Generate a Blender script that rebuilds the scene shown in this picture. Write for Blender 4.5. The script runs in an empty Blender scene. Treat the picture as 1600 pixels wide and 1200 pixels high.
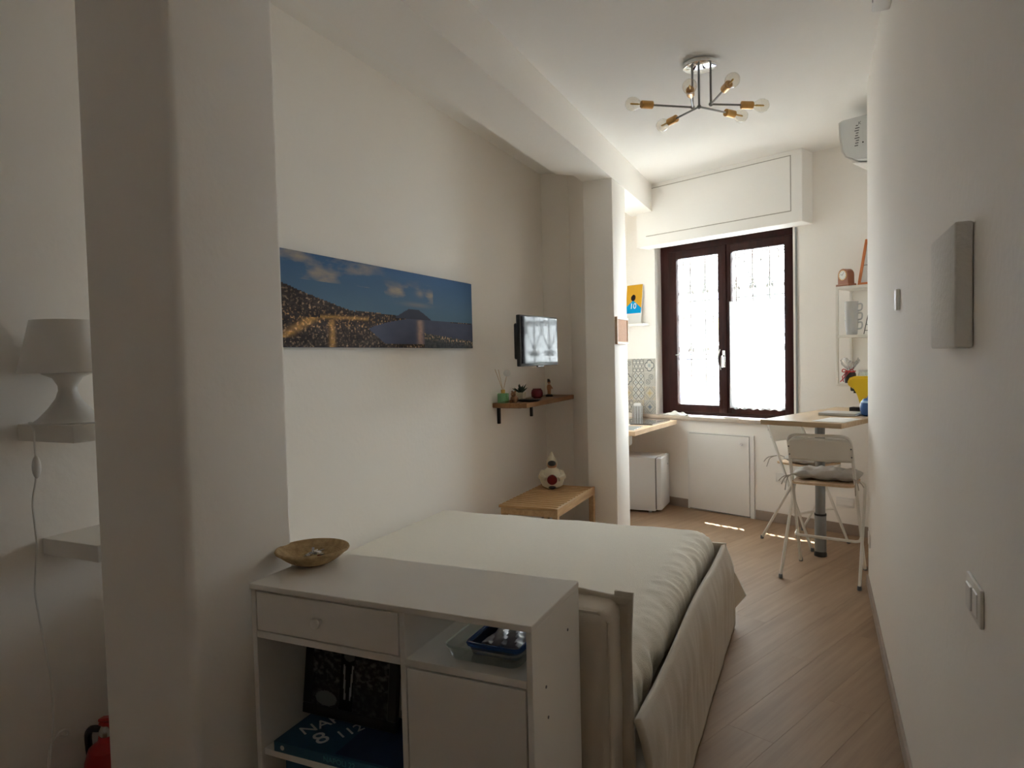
import bpy, bmesh, math, random
from mathutils import Vector, Matrix, noise as MN
random.seed(7)
S = bpy.context.scene
COL = S.collection
R = math.radians
# ------------------------------------------------------------------ camera
FOC, YAW, PITCH, ROLL, CAMH = 1060.3, R(24.24), R(2.236), R(1.355), 1.5
_fw = Vector((-math.sin(YAW)*math.cos(PITCH), math.cos(YAW)*math.cos(PITCH), -math.sin(PITCH)))
_r0 = Vector((math.cos(YAW), math.sin(YAW), 0)); _u0 = _r0.cross(_fw)
_rt = _r0*math.cos(ROLL) - _u0*math.sin(ROLL); _up = _r0*math.sin(ROLL) + _u0*math.cos(ROLL)
CP = Vector((0, 0, CAMH))
cd = bpy.data.cameras.new('camera'); cam = bpy.data.objects.new('camera', cd); COL.objects.link(cam)
cd.sensor_fit = 'HORIZONTAL'; cd.sensor_width = 36; cd.lens = 36*FOC/1600; cd.clip_start = .05
cam.matrix_world = Matrix(((_rt.x, _up.x, -_fw.x, 0), (_rt.y, _up.y, -_fw.y, 0), (_rt.z, _up.z, -_fw.z, CAMH), (0, 0, 0, 1)))
S.camera = cam
# ------------------------------------------------------------------ sky, sun, exposure
SKY, SUN, EXPO = 27.0, 80.0, 0.0
w = bpy.data.worlds.new('sky'); S.world = w; w.use_nodes = True
bg = w.node_tree.nodes['Background']; bg.inputs[0].default_value = (.90, .955, 1.0, 1); bg.inputs[1].default_value = SKY
TH = R(22.7)                                   # the window wall stands skew to the long walls
E1 = Vector((math.cos(TH), -math.sin(TH), 0)); E2 = Vector((math.sin(TH), math.cos(TH), 0)); W0 = Vector((-.35, 6.33, 0))
def FP(s, t, z=0): return W0 + E1*s + E2*t + Vector((0, 0, z))
sl = bpy.data.lights.new('sun', 'SUN'); sun = bpy.data.objects.new('sun', sl); COL.objects.link(sun)
sl.energy = SUN; sl.angle = R(.6); sl.color = (1, .97, .92)
sun.rotation_euler = (E1*.40 - E2*.40 + Vector((0, 0, -.97))).to_track_quat('-Z', 'Y').to_euler()
pl = bpy.data.lights.new('window_portal', 'AREA'); po = bpy.data.objects.new('window_portal', pl); COL.objects.link(po)
pl.shape = 'RECTANGLE'; pl.size = 1.5; pl.size_y = 1.75; pl.cycles.is_portal = True
po.location = FP(-.53, .36, 1.73); po.rotation_euler = (-E2).to_track_quat('-Z', 'Y').to_euler()
S.view_settings.view_transform = 'Standard'; S.view_settings.look = 'None'; S.view_settings.gamma = 1
S.view_settings.use_curve_mapping = False; S.view_settings.exposure = EXPO
S.cycles.use_denoising = True; S.cycles.max_bounces = 20; S.cycles.diffuse_bounces = 16; S.cycles.transparent_max_bounces = 24
S.cycles.caustics_reflective = False; S.cycles.caustics_refractive = False; S.cycles.sample_clamp_indirect = 12
# ------------------------------------------------------------------ photo pixel -> point on a known plane
def ray(u, v): return _fw + _rt*((u-800)/FOC) - _up*((v-600)/FOC)
def onX(u, v, X): r = ray(u, v); return CP + r*(X/r.x)
def onY(u, v, Y): r = ray(u, v); return CP + r*(Y/r.y)
def onZ(u, v, Z): r = ray(u, v); return CP + r*((Z-CAMH)/r.z)
def onT(u, v, t=0):
    r = ray(u, v); p = CP + r*((FP(0, t)-CP).dot(E2)/r.dot(E2)); d = p-W0; return d.dot(E1), d.z
# ------------------------------------------------------------------ materials
def nodes(name):
    m = bpy.data.materials.new(name); m.use_nodes = True; nt = m.node_tree
    return m, nt, nt.nodes['Principled BSDF']
def L(nt, a, b): nt.links.new(a, b)
def M(name, c, rough=.5, metal=0., var=0., scale=8., bump=0., bscale=60., stretch=None, spec=None, sheen=0, alpha=None, coat=0):
    m, nt, p = nodes(name)
    p.inputs['Base Color'].default_value = (*c, 1); p.inputs['Roughness'].default_value = rough; p.inputs['Metallic'].default_value = metal
    if spec is not None: p.inputs['Specular IOR Level'].default_value = spec
    if sheen: p.inputs['Sheen Weight'].default_value = sheen
    if coat: p.inputs['Coat Weight'].default_value = coat
    tc = nt.nodes.new('ShaderNodeTexCoord'); mp = nt.nodes.new('ShaderNodeMapping'); L(nt, tc.outputs['Object'], mp.inputs[0])
    if stretch: mp.inputs['Scale'].default_value = stretch
    n = nt.nodes.new('ShaderNodeTexNoise'); n.inputs['Scale'].default_value = scale; n.inputs['Detail'].default_value = 6; L(nt, mp.outputs[0], n.inputs['Vector'])
    v = max(var, .015)
    mx = nt.nodes.new('ShaderNodeMix'); mx.data_type = 'RGBA'
    mx.inputs['A'].default_value = (*[x*(1-v) for x in c], 1); mx.inputs['B'].default_value = (*[min(1, x*(1+v)) for x in c], 1)
    L(nt, n.outputs['Fac'], mx.inputs['Factor']); L(nt, mx.outputs['Result'], p.inputs['Base Color'])
    if bump:
        n2 = nt.nodes.new('ShaderNodeTexNoise'); n2.inputs['Scale'].default_value = bscale; n2.inputs['Detail'].default_value = 4; L(nt, mp.outputs[0], n2.inputs['Vector'])
        b = nt.nodes.new('ShaderNodeBump'); b.inputs['Strength'].default_value = bump; b.inputs['Distance'].default_value = .01
        L(nt, n2.outputs['Fac'], b.inputs['Height']); L(nt, b.outputs[0], p.inputs['Normal'])
    return m
def wood(name, c1, c2, rough=.45, stretch=(30, 2.5, 30), scale=1.4, rand=0.):
    m, nt, p = nodes(name); p.inputs['Roughness'].default_value = rough; p.inputs['Specular IOR Level'].default_value = .12
    tc = nt.nodes.new('ShaderNodeTexCoord'); mp = nt.nodes.new('ShaderNodeMapping'); mp.inputs['Scale'].default_value = stretch
    L(nt, tc.outputs['Object'], mp.inputs[0])
    oi = nt.nodes.new('ShaderNodeObjectInfo')
    ad = nt.nodes.new('ShaderNodeVectorMath'); ad.operation = 'MULTIPLY_ADD'; L(nt, oi.outputs['Random'], ad.inputs[0]); ad.inputs[1].default_value = (31, 17, 9); L(nt, mp.outputs[0], ad.inputs[2])
    n = nt.nodes.new('ShaderNodeTexNoise'); n.inputs['Scale'].default_value = scale; n.inputs['Detail'].default_value = 7; n.inputs['Roughness'].default_value = .6; L(nt, ad.outputs[0], n.inputs['Vector'])
    cr = nt.nodes.new('ShaderNodeValToRGB'); cr.color_ramp.elements[0].position = .3; cr.color_ramp.elements[1].position = .72
    cr.color_ramp.elements[0].color = (*c1, 1); cr.color_ramp.elements[1].color = (*c2, 1); L(nt, n.outputs['Fac'], cr.inputs[0])
    hs = nt.nodes.new('ShaderNodeHueSaturation'); mr = nt.nodes.new('ShaderNodeMapRange'); mr.inputs['To Min'].default_value = 1-rand; mr.inputs['To Max'].default_value = 1+rand
    L(nt, oi.outputs['Random'], mr.inputs['Value']); L(nt, mr.outputs[0], hs.inputs['Value']); L(nt, cr.outputs[0], hs.inputs['Color']); L(nt, hs.outputs[0], p.inputs['Base Color'])
    b = nt.nodes.new('ShaderNodeBump'); b.inputs['Strength'].default_value = .12; b.inputs['Distance'].default_value = .004; L(nt, n.outputs['Fac'], b.inputs['Height']); L(nt, b.outputs[0], p.inputs['Normal'])
    return m
def glassy(name, tint, gloss=.08, rough=.02):
    m, nt, p = nodes(name); nt.nodes.remove(p); out = nt.nodes['Material Output']
    a = nt.nodes.new('ShaderNodeBsdfTransparent'); a.inputs[0].default_value = (*tint, 1)
    g = nt.nodes.new('ShaderNodeBsdfGlossy'); g.inputs['Roughness'].default_value = rough
    lw = nt.nodes.new('ShaderNodeLayerWeight'); pw_ = nt.nodes.new('ShaderNodeMath'); pw_.operation = 'POWER'; pw_.inputs[1].default_value = 4; L(nt, lw.outputs['Facing'], pw_.inputs[0])
    mu = nt.nodes.new('ShaderNodeMath'); mu.operation = 'MULTIPLY_ADD'; mu.inputs[1].default_value = .7; mu.inputs[2].default_value = gloss; L(nt, pw_.outputs[0], mu.inputs[0])
    x = nt.nodes.new('ShaderNodeMixShader'); L(nt, mu.outputs[0], x.inputs[0]); L(nt, a.outputs[0], x.inputs[1]); L(nt, g.outputs[0], x.inputs[2]); L(nt, x.outputs[0], out.inputs[0])
    return m
def sheer(name, c, t):
    m, nt, p = nodes(name); nt.nodes.remove(p); out = nt.nodes['Material Output']
    a = nt.nodes.new('ShaderNodeBsdfTransparent'); tr = nt.nodes.new('ShaderNodeBsdfTranslucent'); d = nt.nodes.new('ShaderNodeBsdfDiffuse')
    tr.inputs[0].default_value = (*c, 1); d.inputs[0].default_value = (*c, 1)
    tc = nt.nodes.new('ShaderNodeTexCoord'); n = nt.nodes.new('ShaderNodeTexNoise'); n.inputs['Scale'].default_value = 300; L(nt, tc.outputs['Object'], n.inputs['Vector'])
    mr = nt.nodes.new('ShaderNodeMapRange'); mr.inputs['To Min'].default_value = t-.12; mr.inputs['To Max'].default_value = t+.12; L(nt, n.outputs['Fac'], mr.inputs['Value'])
    y = nt.nodes.new('ShaderNodeMixShader'); y.inputs[0].default_value = .4; L(nt, tr.outputs[0], y.inputs[1]); L(nt, d.outputs[0], y.inputs[2])
    x = nt.nodes.new('ShaderNodeMixShader'); L(nt, mr.outputs[0], x.inputs[0]); L(nt, y.outputs[0], x.inputs[1]); L(nt, a.outputs[0], x.inputs[2]); L(nt, x.outputs[0], out.inputs[0])
    return m
def vcol(name, rough=.55):
    m, nt, p = nodes(name); p.inputs['Roughness'].default_value = rough
    p.inputs['Specular IOR Level'].default_value = .08; a = nt.nodes.new('ShaderNodeVertexColor'); a.layer_name = 'print'; L(nt, a.outputs[0], p.inputs['Base Color']); return m
K = dict(
 plaster=M('plaster', (.932, .906, .868), .75, var=.02, scale=1.5, bump=.12, bscale=35),
 ceiling=M('ceiling_paint', (.93, .92, .90), .8, var=.02, scale=1.2, bump=.10, bscale=25),
 white=M('white_lacquer', (.86, .85, .83), .35),
 console=M('console_laminate', (.80, .775, .735), .30, var=.01),
 whitemetal=M('white_metal', (.80, .78, .73), .35),
 appliance=M('appliance_white', (.82, .83, .84), .3),
 plastic=M('white_plastic', (.82, .81, .79), .4),
 acgrey=M('ac_plastic', (.72, .74, .74), .45),
 floor=wood('floor_planks', (.30, .20, .128), (.39, .268, .172), .5, (26, 1.3, 26), 1.2, .025),
 base=M('baseboard_taupe', (.36, .29, .24), .5, var=.08, scale=20),
 frame=wood('mahogany', (.018, .0065, .006), (.042, .013, .011), .3, (20, 20, 2), 1.2),
 stone=M('sill_stone', (.52, .45, .38), .4, var=.12, scale=40),
 oak=wood('oak', (.42, .27, .14), (.58, .40, .23), .45, (30, 3, 30)),
 oakx=wood('oak_cross', (.42, .25, .115), (.58, .37, .19), .45, (3, 30, 30)),
 pine=wood('counter_wood', (.58, .41, .26), (.72, .54, .37), .4, (25, 3, 25)),
 tabletop=wood('table_wood', (.50, .37, .23), (.64, .49, .33), .4, (3, 25, 25)),
 shelfwood=wood('shelf_wood', (.24, .125, .06), (.36, .20, .10), .4, (30, 3, 30)),
 grey=M('grey_metal', (.27, .28, .28), .4, .3), steel=M('steel', (.62, .62, .60), .25, 1), chrome=M('chrome', (.85, .85, .85), .08, 1),
 nickel=M('brushed_nickel', (.30, .30, .30), .35, .8), brass=M('brass', (.62, .36, .13), .28, 1),
 black=M('black_plastic', (.012, .012, .013), .35), blackmetal=M('black_metal', (.02, .02, .022), .45),
 screen=M('tv_screen', (.008, .008, .010), .04, spec=.11),
 linen=M('bedspread_cotton', (.80, .76, .67), .9, var=.03, scale=60, bump=.25, bscale=220, sheen=.2),
 taupe=M('bed_fabric', (.55, .48, .39), .8, var=.04, scale=6, bump=.15, bscale=180, sheen=.3),
 cushion=M('cushion_fabric', (.50, .47, .43), .9, var=.10, scale=50, bump=.3, bscale=200),
 glass=glassy('pane_glass', (.97, .99, .98)), bulb=glassy('bulb_glass', (.97, .95, .90), .12), clear=glassy('clear_plastic', (.90, .95, .93), .14, .08),
 greenglass=glassy('green_glass', (.45, .78, .50), .12), sheer=sheer('sheer_curtain', (.90, .91, .92), .62),
 iron=M('painted_iron', (.78, .78, .77), .5), wicker=wood('wicker', (.36, .25, .13), (.58, .43, .24), .8, (40, 40, 40)),
 red=M('red_paint', (.45, .02, .02), .3), darkred=M('dark_red_glass', (.16, .012, .018), .15), yellow=M('yellow_plastic', (.83, .55, .02), .3), blue=M('blue_enamel', (.03, .10, .32), .25),
 navy=M('navy', (.02, .05, .14), .5), lightblue=M('light_blue', (.35, .55, .80), .5), orange=M('orange_wood', (.62, .20, .06), .45, var=.1), paper=M('paper', (.80, .80, .78), .8),
 cork=M('cork', (.50, .28, .17), .85, var=.25, scale=90), green=M('succulent_green', (.02, .055, .03), .5), terracotta=M('brown_ceramic', (.28, .13, .05), .4, var=.3, scale=30),
 cream=M('cream_ceramic', (.66, .60, .46), .35, var=.05), skin=M('painted_face', (.42, .20, .10), .5), walnut=M('clock_wood', (.28, .10, .045), .4, var=.15, scale=25),
 cup=M('stoneware_grey', (.55, .56, .57), .4), print=vcol('print'), tile=vcol('tile_print', .3), hob=M('hob_glass', (.02, .022, .03), .06, spec=1.0, coat=1),
 facade=M('facade_plaster', (.50, .51, .60), .9, var=.05), facadewhite=M('facade_white', (.74, .74, .75), .8), shutter=M('shutter_brown', (.36, .17, .07), .7), facadeblue=M('blue_panel', (.14, .21, .48), .6),
 street=M('street_stone', (.36, .355, .34), .9, var=.1), grout=M('grout', (.45, .43, .40), .9), lettering=M('lettering_white', (.75, .75, .75), .6), teal=M('book_blue', (.02, .10, .19), .4), tealtext=M('teal_text', (.08, .32, .40), .6),
 ink=M('ink_grey', (.16, .17, .18), .6), gold=M('filament', (.7, .45, .12), .3, .6), filmwhite=glassy('cellophane', (.95, .95, .95), .25, .1), fabricwhite=M('white_cloth', (.82, .81, .78), .9, bump=.3, bscale=60),
 coffee=M('dark_jar', (.03, .02, .018), .3), packet=M('grey_packet', (.30, .30, .34), .35, var=.2, scale=30))
# ------------------------------------------------------------------ mesh helpers
def B(): return bmesh.new()
def box(bm, x0, x1, y0, y1, z0, z1, r=0., seg=2, mat=None):
    g = bmesh.ops.create_cube(bm, size=1)['verts']
    for v in g:
        v.co = Vector((x0+(v.co.x+.5)*(x1-x0), y0+(v.co.y+.5)*(y1-y0), z0+(v.co.z+.5)*(z1-z0)))
    if r:
        es = list({e for v in g for e in v.link_edges}); bmesh.ops.bevel(bm, geom=es, offset=r, segments=seg, affect='EDGES', profile=.5)
    return bm
def prism(bm, poly, z0, z1):
    a = [bm.verts.new((x, y, z0)) for x, y in poly]; b = [bm.verts.new((x, y, z1)) for x, y in poly]; n = len(poly)
    bm.faces.new(a[::-1]); bm.faces.new(b)
    for i in range(n): bm.faces.new((a[i], a[(i+1) % n], b[(i+1) % n], b[i]))
    return bm
def sideprism(bm, poly, x0, x1):               # outline in (y, z) pulled along x
    a = [bm.verts.new((x0, y, z)) for y, z in poly]; b = [bm.verts.new((x1, y, z)) for y, z in poly]; n = len(poly)
    bm.faces.new(a); bm.faces.new(b[::-1])
    for i in range(n): bm.faces.new((a[i], b[i], b[(i+1) % n], a[(i+1) % n]))
    return bm
def tube(bm, pts, r, seg=8, closed=False, caps=True):
    P = [Vector(p) for p in pts]; n = len(P); rings = []; prev = None
    rs = r if isinstance(r, (list, tuple)) else [r]*n
    for i in range(n):
        if closed: t = P[(i+1) % n]-P[i-1]
        else: t = P[min(i+1, n-1)]-P[max(i-1, 0)]
        t.normalize()
        if prev is None:
            u = t.orthogonal().normalized()
        else:
            u = prev - t*prev.dot(t); u = u.normalized() if u.length > 1e-6 else t.orthogonal().normalized()
        prev = u; v = t.cross(u)
        rings.append([bm.verts.new(P[i]+(u*math.cos(a)+v*math.sin(a))*rs[i]) for a in [2*math.pi*k/seg for k in range(seg)]])
    for i in range(n if closed else n-1):
        A, Bq = rings[i], rings[(i+1) % n]
        for k in range(seg): bm.faces.new((A[k], A[(k+1) % seg], Bq[(k+1) % seg], Bq[k]))
    if caps and not closed: bm.faces.new(rings[0][::-1]); bm.faces.new(rings[-1])
    return bm
def lathe(bm, prof, seg=24, c=(0, 0, 0), axis=None):
    c = Vector(c); q = Vector((0, 0, 1)).rotation_difference(Vector(axis).normalized()) if axis else None
    rings = []
    for r, z in prof:
        ring = []
        for k in range(seg):
            a = 2*math.pi*k/seg; p = Vector((max(r, 1e-4)*math.cos(a), max(r, 1e-4)*math.sin(a), z))
            if q: p = q @ p
            ring.append(bm.verts.new(c+p))
        rings.append(ring)
    for i in range(len(rings)-1):
        for k in range(seg): bm.faces.new((rings[i][k], rings[i][(k+1) % seg], rings[i+1][(k+1) % seg], rings[i+1][k]))
    bm.faces.new(rings[0][::-1]); bm.faces.new(rings[-1]); return bm
def ball(bm, c, r, sx=1, sy=1, sz=1, seg=14):
    g = bmesh.ops.create_uvsphere(bm, u_segments=seg, v_segments=max(6, seg*2//3), radius=r)['verts']
    for v in g: v.co = Vector((c[0]+v.co.x*sx, c[1]+v.co.y*sy, c[2]+v.co.z*sz))
    return bm
def bend(pts, rad=.04, n=5):                    # round the corners of a polyline
    P = [Vector(p) for p in pts]; out = [P[0]]
    for i in range(1, len(P)-1):
        a, b, c = P[i-1], P[i], P[i+1]; d1 = min(rad, (a-b).length*.49); d2 = min(rad, (c-b).length*.49)
        p0 = b+(a-b).normalized()*d1; p2 = b+(c-b).normalized()*d2
        for k in range(n+1):
            t = k/n; out.append(p0*(1-t)**2+b*2*t*(1-t)+p2*t*t)
    out.append(P[-1]); return out
def grid(fn, nu, nv):
    bm = B(); V = [[bm.verts.new(fn(i/nu, j/nv)) for j in range(nv+1)] for i in range(nu+1)]
    for i in range(nu):
        for j in range(nv): bm.faces.new((V[i][j], V[i+1][j], V[i+1][j+1], V[i][j+1]))
    return bm
def obj(name, bm, mat, parent=None, smooth=True, ang=35, solid=0.):
    bmesh.ops.recalc_face_normals(bm, faces=bm.faces) if not solid else None
    me = bpy.data.meshes.new(name); bm.to_mesh(me); bm.free(); me.materials.append(K[mat])
    if smooth:
        me.shade_smooth(); me.set_sharp_from_angle(angle=R(ang))
    o = bpy.data.objects.new(name, me); COL.objects.link(o)
    if parent: o.parent = parent
    if solid: md = o.modifiers.new('thickness', 'SOLIDIFY'); md.thickness = solid; md.offset = 0
    return o
def tag(o, label, cat, group=None):
    o['label'] = label; o['category'] = cat
    if group: o['group'] = group
    return o
def thing(name, label, cat, loc=(0, 0, 0), rz=0., group=None):
    o = bpy.data.objects.new(name, None); COL.objects.link(o); o.location = loc; o.rotation_euler = (0, 0, rz); o.empty_display_size = .1
    return tag(o, label, cat, group)
def struct(name, bm, mat, parent=None, **k):
    o = obj(name, bm, mat, parent, **k)
    if not parent: o['kind'] = 'structure'
    return o
def text(name, body, mat, parent, loc, rot, size, ext=.0006):
    c = bpy.data.curves.new(name, 'FONT'); c.body = body; c.size = size; c.extrude = ext; c.align_x = 'CENTER'; c.align_y = 'CENTER'; c.resolution_u = 3
    tmp = bpy.data.objects.new(name, c); c.materials.append(K[mat]); COL.objects.link(tmp); bpy.context.view_layer.update()
    me = bpy.data.meshes.new_from_object(tmp.evaluated_get(bpy.context.evaluated_depsgraph_get())); bpy.data.objects.remove(tmp)
    me_o = bpy.data.objects.new(name, me); COL.objects.link(me_o)
    me_o.location = loc; me_o.rotation_euler = rot; me_o.parent = parent; return me_o
def copy_tree(o, parent=None):
    c = o.copy(); COL.objects.link(c)
    if parent: c.parent = parent
    for ch in list(o.children): copy_tree(ch, c)
    return c
def frameobj(name, kind=None):                  # empty standing on the window wall: x along it, y outwards
    o = bpy.data.objects.new(name, None); COL.objects.link(o); o.location = W0; o.rotation_euler = (0, 0, -TH); return o
def tow(o): o.location = W0; o.rotation_euler = (0, 0, -TH); return o
# ------------------------------------------------------------------ the setting
XL, XR, ZC, YB = -2.25, .29, 3.13, -1.8
corner = FP(1.135, 0)                           # where the bent right wall meets the window wall
# floor slab and planks laid square to the window wall
fl = struct('floor', box(B(), XL-.3, 1.0, YB-.2, 7.3, -.06, -.004), 'floor')
pw, plen = .19, 1.25
mesh_plank = None
k = 0
for i in range(-16, 12):
    off = (i*.47) % plen
    for j in range(-9, 2):
        t0 = j*plen+off-.3; s0 = i*pw+.05
        pc = FP(s0+pw/2, t0+plen/2)
        if pc.x < -2.9 or pc.x > .8 or pc.y < .3 or t0 > .15: continue
        if pc.x < -1.0 and pc.y < 4.2 and pc.x > -1.9 and pc.y > .9: continue
        t1 = min(t0+plen, .02)
        if mesh_plank is None or t1 != t0+plen:
            b = box(B(), 0, pw-.0006, 0, t1-t0-.0006, -.012, 0, .0003, 1)
            p = obj('plank', b, 'floor', fl, smooth=False)
            if t1 == t0+plen: mesh_plank = p.data
        else:
            p = bpy.data.objects.new('plank', mesh_plank); COL.objects.link(p); p.parent = fl
        p.location = FP(s0, t0); p.rotation_euler = (0, 0, -TH)
struct('ceiling', box(B(), XL-.3, 1.2, YB-.2, 7.4, ZC, ZC+.12), 'ceiling')
struct('wall_left', box(B(), XL-.25, XL, YB-.2, 5.73, 0, ZC), 'plaster')
struct('wall_back', box(B(), XL, XR, YB-.2, YB, 0, ZC), 'plaster')
pts = [(XR, YB-.2)]
P0 = Vector((XR, 4.92, 0))
for k in range(7):                              # soft obtuse corner
    a = k/6; q = Vector((XR, 4.92-.14, 0))*(1-a)**2+P0*2*a*(1-a)+(P0+E2*.14)*a*a; pts.append((q.x, q.y))
pts += [(corner.x, corner.y), (FP(1.135, .3).x, FP(1.135, .3).y), (FP(1.4, .3).x, FP(1.4, .3).y), (XR+.55, YB-.2)]
struct('wall_right', prism(B(), pts[::-1], 0, ZC), 'plaster')
# kitchen nook side wall (runs on from the step at the end of the left wall)
struct('wall_kitchen', prism(B(), [(-1.99, 5.73), (-1.99, 7.2), (-2.5, 7.2), (-2.5, 5.73)], 0, ZC), 'plaster', smooth=False)
struct('wall_partition', prism(B(), [(-1.99, 5.732), (-1.672, 5.20), (-1.60, 5.30), (-1.60, 5.58), (-1.97, 6.32), (-2.1, 6.32), (-2.1, 5.732)], 0, ZC), 'plaster', smooth=False)
struct('wall_pier', box(B(), -1.68, -1.44, 5.17, 5.56, 0, 2.875, .012, 2), 'plaster')
b = prism(B(), [(-1.44, YB), (-1.44, 6.62), (-1.68, 6.72), (-1.68, 4.96), (-1.79, 4.87), (-1.79, YB)], 2.87, ZC)
struct('wall_beam', b, 'plaster', smooth=False)
def rounded_rect(x0, x1, y0, y1, r, n=6):
    out = []
    for cx, cy, a0 in ((x1-r, y1-r, 0), (x0+r, y1-r, 90), (x0+r, y0+r, 180), (x1-r, y0+r, 270)):
        out += [(cx+r*math.cos(R(a0+90*k/n)), cy+r*math.sin(R(a0+90*k/n))) for k in range(n+1)]
    return out
struct('wall_pillar', prism(B(), rounded_rect(-1.9, -1.53, 1.274, 1.667, .022), 0, ZC), 'plaster')
# window wall with its opening
SA, SB, ZA, ZB, TW = -1.217, .182, .86, 2.6, .36
b = B()
for s0, s1, z0, z1 in ((-2.2, SA, -.05, ZC), (SB, 1.5, -.05, ZC), (SA, SB, -.05, ZA), (SA, SB, ZB, ZC)):
    box(b, s0, s1, 0, TW, z0, z1)
ww = tow(struct('wall_window', b, 'plaster', smooth=False))
# shutter box over the window
b = tow(struct('trim_1', box(B(), -1.283, .352, -.2, -.001, 2.545, ZC-.001, .004, 1), 'ceiling'))
p = obj('inset_panel', box(B(), -1.17, .255, -.206, -.199, 2.645, 3.085, .002, 1), 'ceiling', b)
p2 = obj('panel_bead', box(B(), -1.17, .262, -.2035, -.199, 2.638, 3.092), 'grout', b)
# baseboards
b = tow(struct('baseboard_window', box(B(), -1.12, -.868, -.013, 0, 0, .085, .002, 1), 'base'))
obj('baseboard_length', box(B(), -.168, 1.14, -.013, 0, 0, .085, .002, 1), 'base', b)
struct('baseboard_right', box(B(), XR-.012, XR, YB, 4.80, 0, .07, .002, 1), 'base')
struct('baseboard_left', box(B(), XL, XL+.012, YB, 5.73, 0, .07, .002, 1), 'base')
b = tow(struct('trim_2', box(B(), -1.43, .42, -.035, .115, .857, .895, .004, 2), 'stone'))
# window
win = frameobj('window_1'); win['kind'] = 'structure'
t0, t1 = .10, .16
sl_, sr_ = -1.155, .182; zb_, zt_ = .897, 2.59
fr = B(); wj = .05
box(fr, sl_-.06, sl_+wj, t0, t1, zb_, zt_, .004, 1); box(fr, sr_-wj-.03, sr_, t0, t1, zb_, zt_, .004, 1)
box(fr, sl_, sr_, t0, t1, zb_, zb_+.045, .004, 1); box(fr, sl_, sr_, t0, t1, zt_-.10, zt_, .004, 1)
obj('window_frame', fr, 'frame', win, ang=30)
def sash(s0, s1, z0, z1, gl):
    f = B(); y0, y1 = .082, .135; g0, g1, gz0, gz1 = gl
    box(f, s0, g0, y0, y1, z0, z1, .005, 2); box(f, g1, s1, y0, y1, z0, z1, .005, 2)
    box(f, g0-.004, g1+.004, y0, y1, z0, gz0, .005, 2); box(f, g0-.004, g1+.004, y0, y1, gz1, z1, .005, 2)
    o = obj('sash', f, 'frame', win, ang=30)
    obj('pane', box(B(), g0-.004, g1+.004, .108, .112, gz0-.004, gz1+.004), 'glass', o, smooth=False)
    return o
sash(-1.115, -.503, .93, 2.50, (-1.025, -.572, 1.0, 2.425))
sr = sash(-.503, .148, .93, 2.50, (-.440, .064, 1.0, 2.425))
obj('cover_strip', box(B(), -.525, -.480, .07, .084, .93, 2.50, .005, 2), 'frame', sr)
b = B(); box(b, -.520, -.490, .058, .070, 1.36, 1.52, .004, 2); tube(b, bend([(-.505, .06, 1.47), (-.505, .025, 1.47), (-.505, .022, 1.36)], .02), .008, 8)
tube(b, bend([(-.545, .066, 1.53), (-.56, .05, 1.46), (-.555, .05, 1.40), (-.54, .066, 1.34)], .03), .006, 6)
obj('handle', b, 'steel', sr)
tow(tag(obj('curtain_rod', tube(B(), [(-.45, .074, 1.967), (.075, .074, 1.967)], .005, 6), 'steel'), 'thin curtain rod across the window sash with the sheer panel', 'curtain rod'))
tow(tag(obj('curtain_rod', tube(B(), [(-1.035, .074, 1.487), (-.565, .074, 1.487)], .004, 6), 'steel'), 'thin bare rod across the window sash without curtain', 'curtain rod'))
def cur(u, v):
    s = -.447+.515*u+ (.02*(v-.5) if u > .9 else 0); z = 1.965-v*.985+.006*math.sin(u*40)
    return Vector((s, .066+.007*math.sin(u*55+1.5*math.sin(v*4))*(0.4+.6*v)-.004*v, z))
tow(tag(obj('sheer_curtain', grid(cur, 110, 24), 'sheer'), 'white sheer half curtain hanging from a rod over one window sash', 'curtain'))
tow(tag(obj('shutter_strap', box(B(), .205, .219, -.012, -.006, .92, 2.54), 'grey'), 'narrow dark roller shutter strap beside the window', 'strap'))
# iron grille outside
gr = tow(thing('window_grille', 'white wrought iron window grille with scrolls outside the panes', 'grille', W0, -TH))
GT = .30
bars = [SA+.055+i*.1655 for i in range(9)]
m0 = None
for s in bars:
    o = obj('bar', box(B(), -.007, .007, -.007, .007, ZA+.01, ZB-.005), 'iron', gr, smooth=False) if m0 is None else bpy.data.objects.new('bar', m0)
    if m0 is None: m0 = o.data
    else: COL.objects.link(o); o.parent = gr
    o.location = (s, GT, 0)
for z in (.94, 1.44, 2.02, 2.53): obj('crossbar', box(B(), SA, SB, GT-.006, GT+.006, z-.006, z+.006), 'iron', gr, smooth=False)
def sc_mesh(h):                                 # half a heart: spiral curl, long stroke down to the bar, small curl at the foot
    b = B(); up, lo = [], []
    for k in range(32):
        a = R(250-k*20); r = .006+.030*k/31; up.append((.046+r*math.cos(a), 0, h-.040+r*math.sin(a)))
    for k in range(26):
        a = R(120+k*20); r = .006+.024*k/25; lo.append((.040+r*math.cos(a), 0, .036+r*math.sin(a)))
    tube(b, up+[(.080, 0, h-.085), (.070, 0, h*.62), (.008, 0, .085)], .0062, 5)
    tube(b, lo+[(.010, 0, .075)], .0062, 5)
    return b
sm = {}
for z0, h in ((.965, .35), (1.50, .40), (2.08, .37)):
    for i, s in enumerate(bars):
        for sg in (1, -1):
            key = h
            if key not in sm:
                o = obj('scroll', sc_mesh(h), 'iron', gr); sm[key] = o.data
            else:
                o = bpy.data.objects.new('scroll', sm[key]); COL.objects.link(o); o.parent = gr
            o.location = (s, GT, z0); o.scale = (sg, 1, 1)
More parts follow.
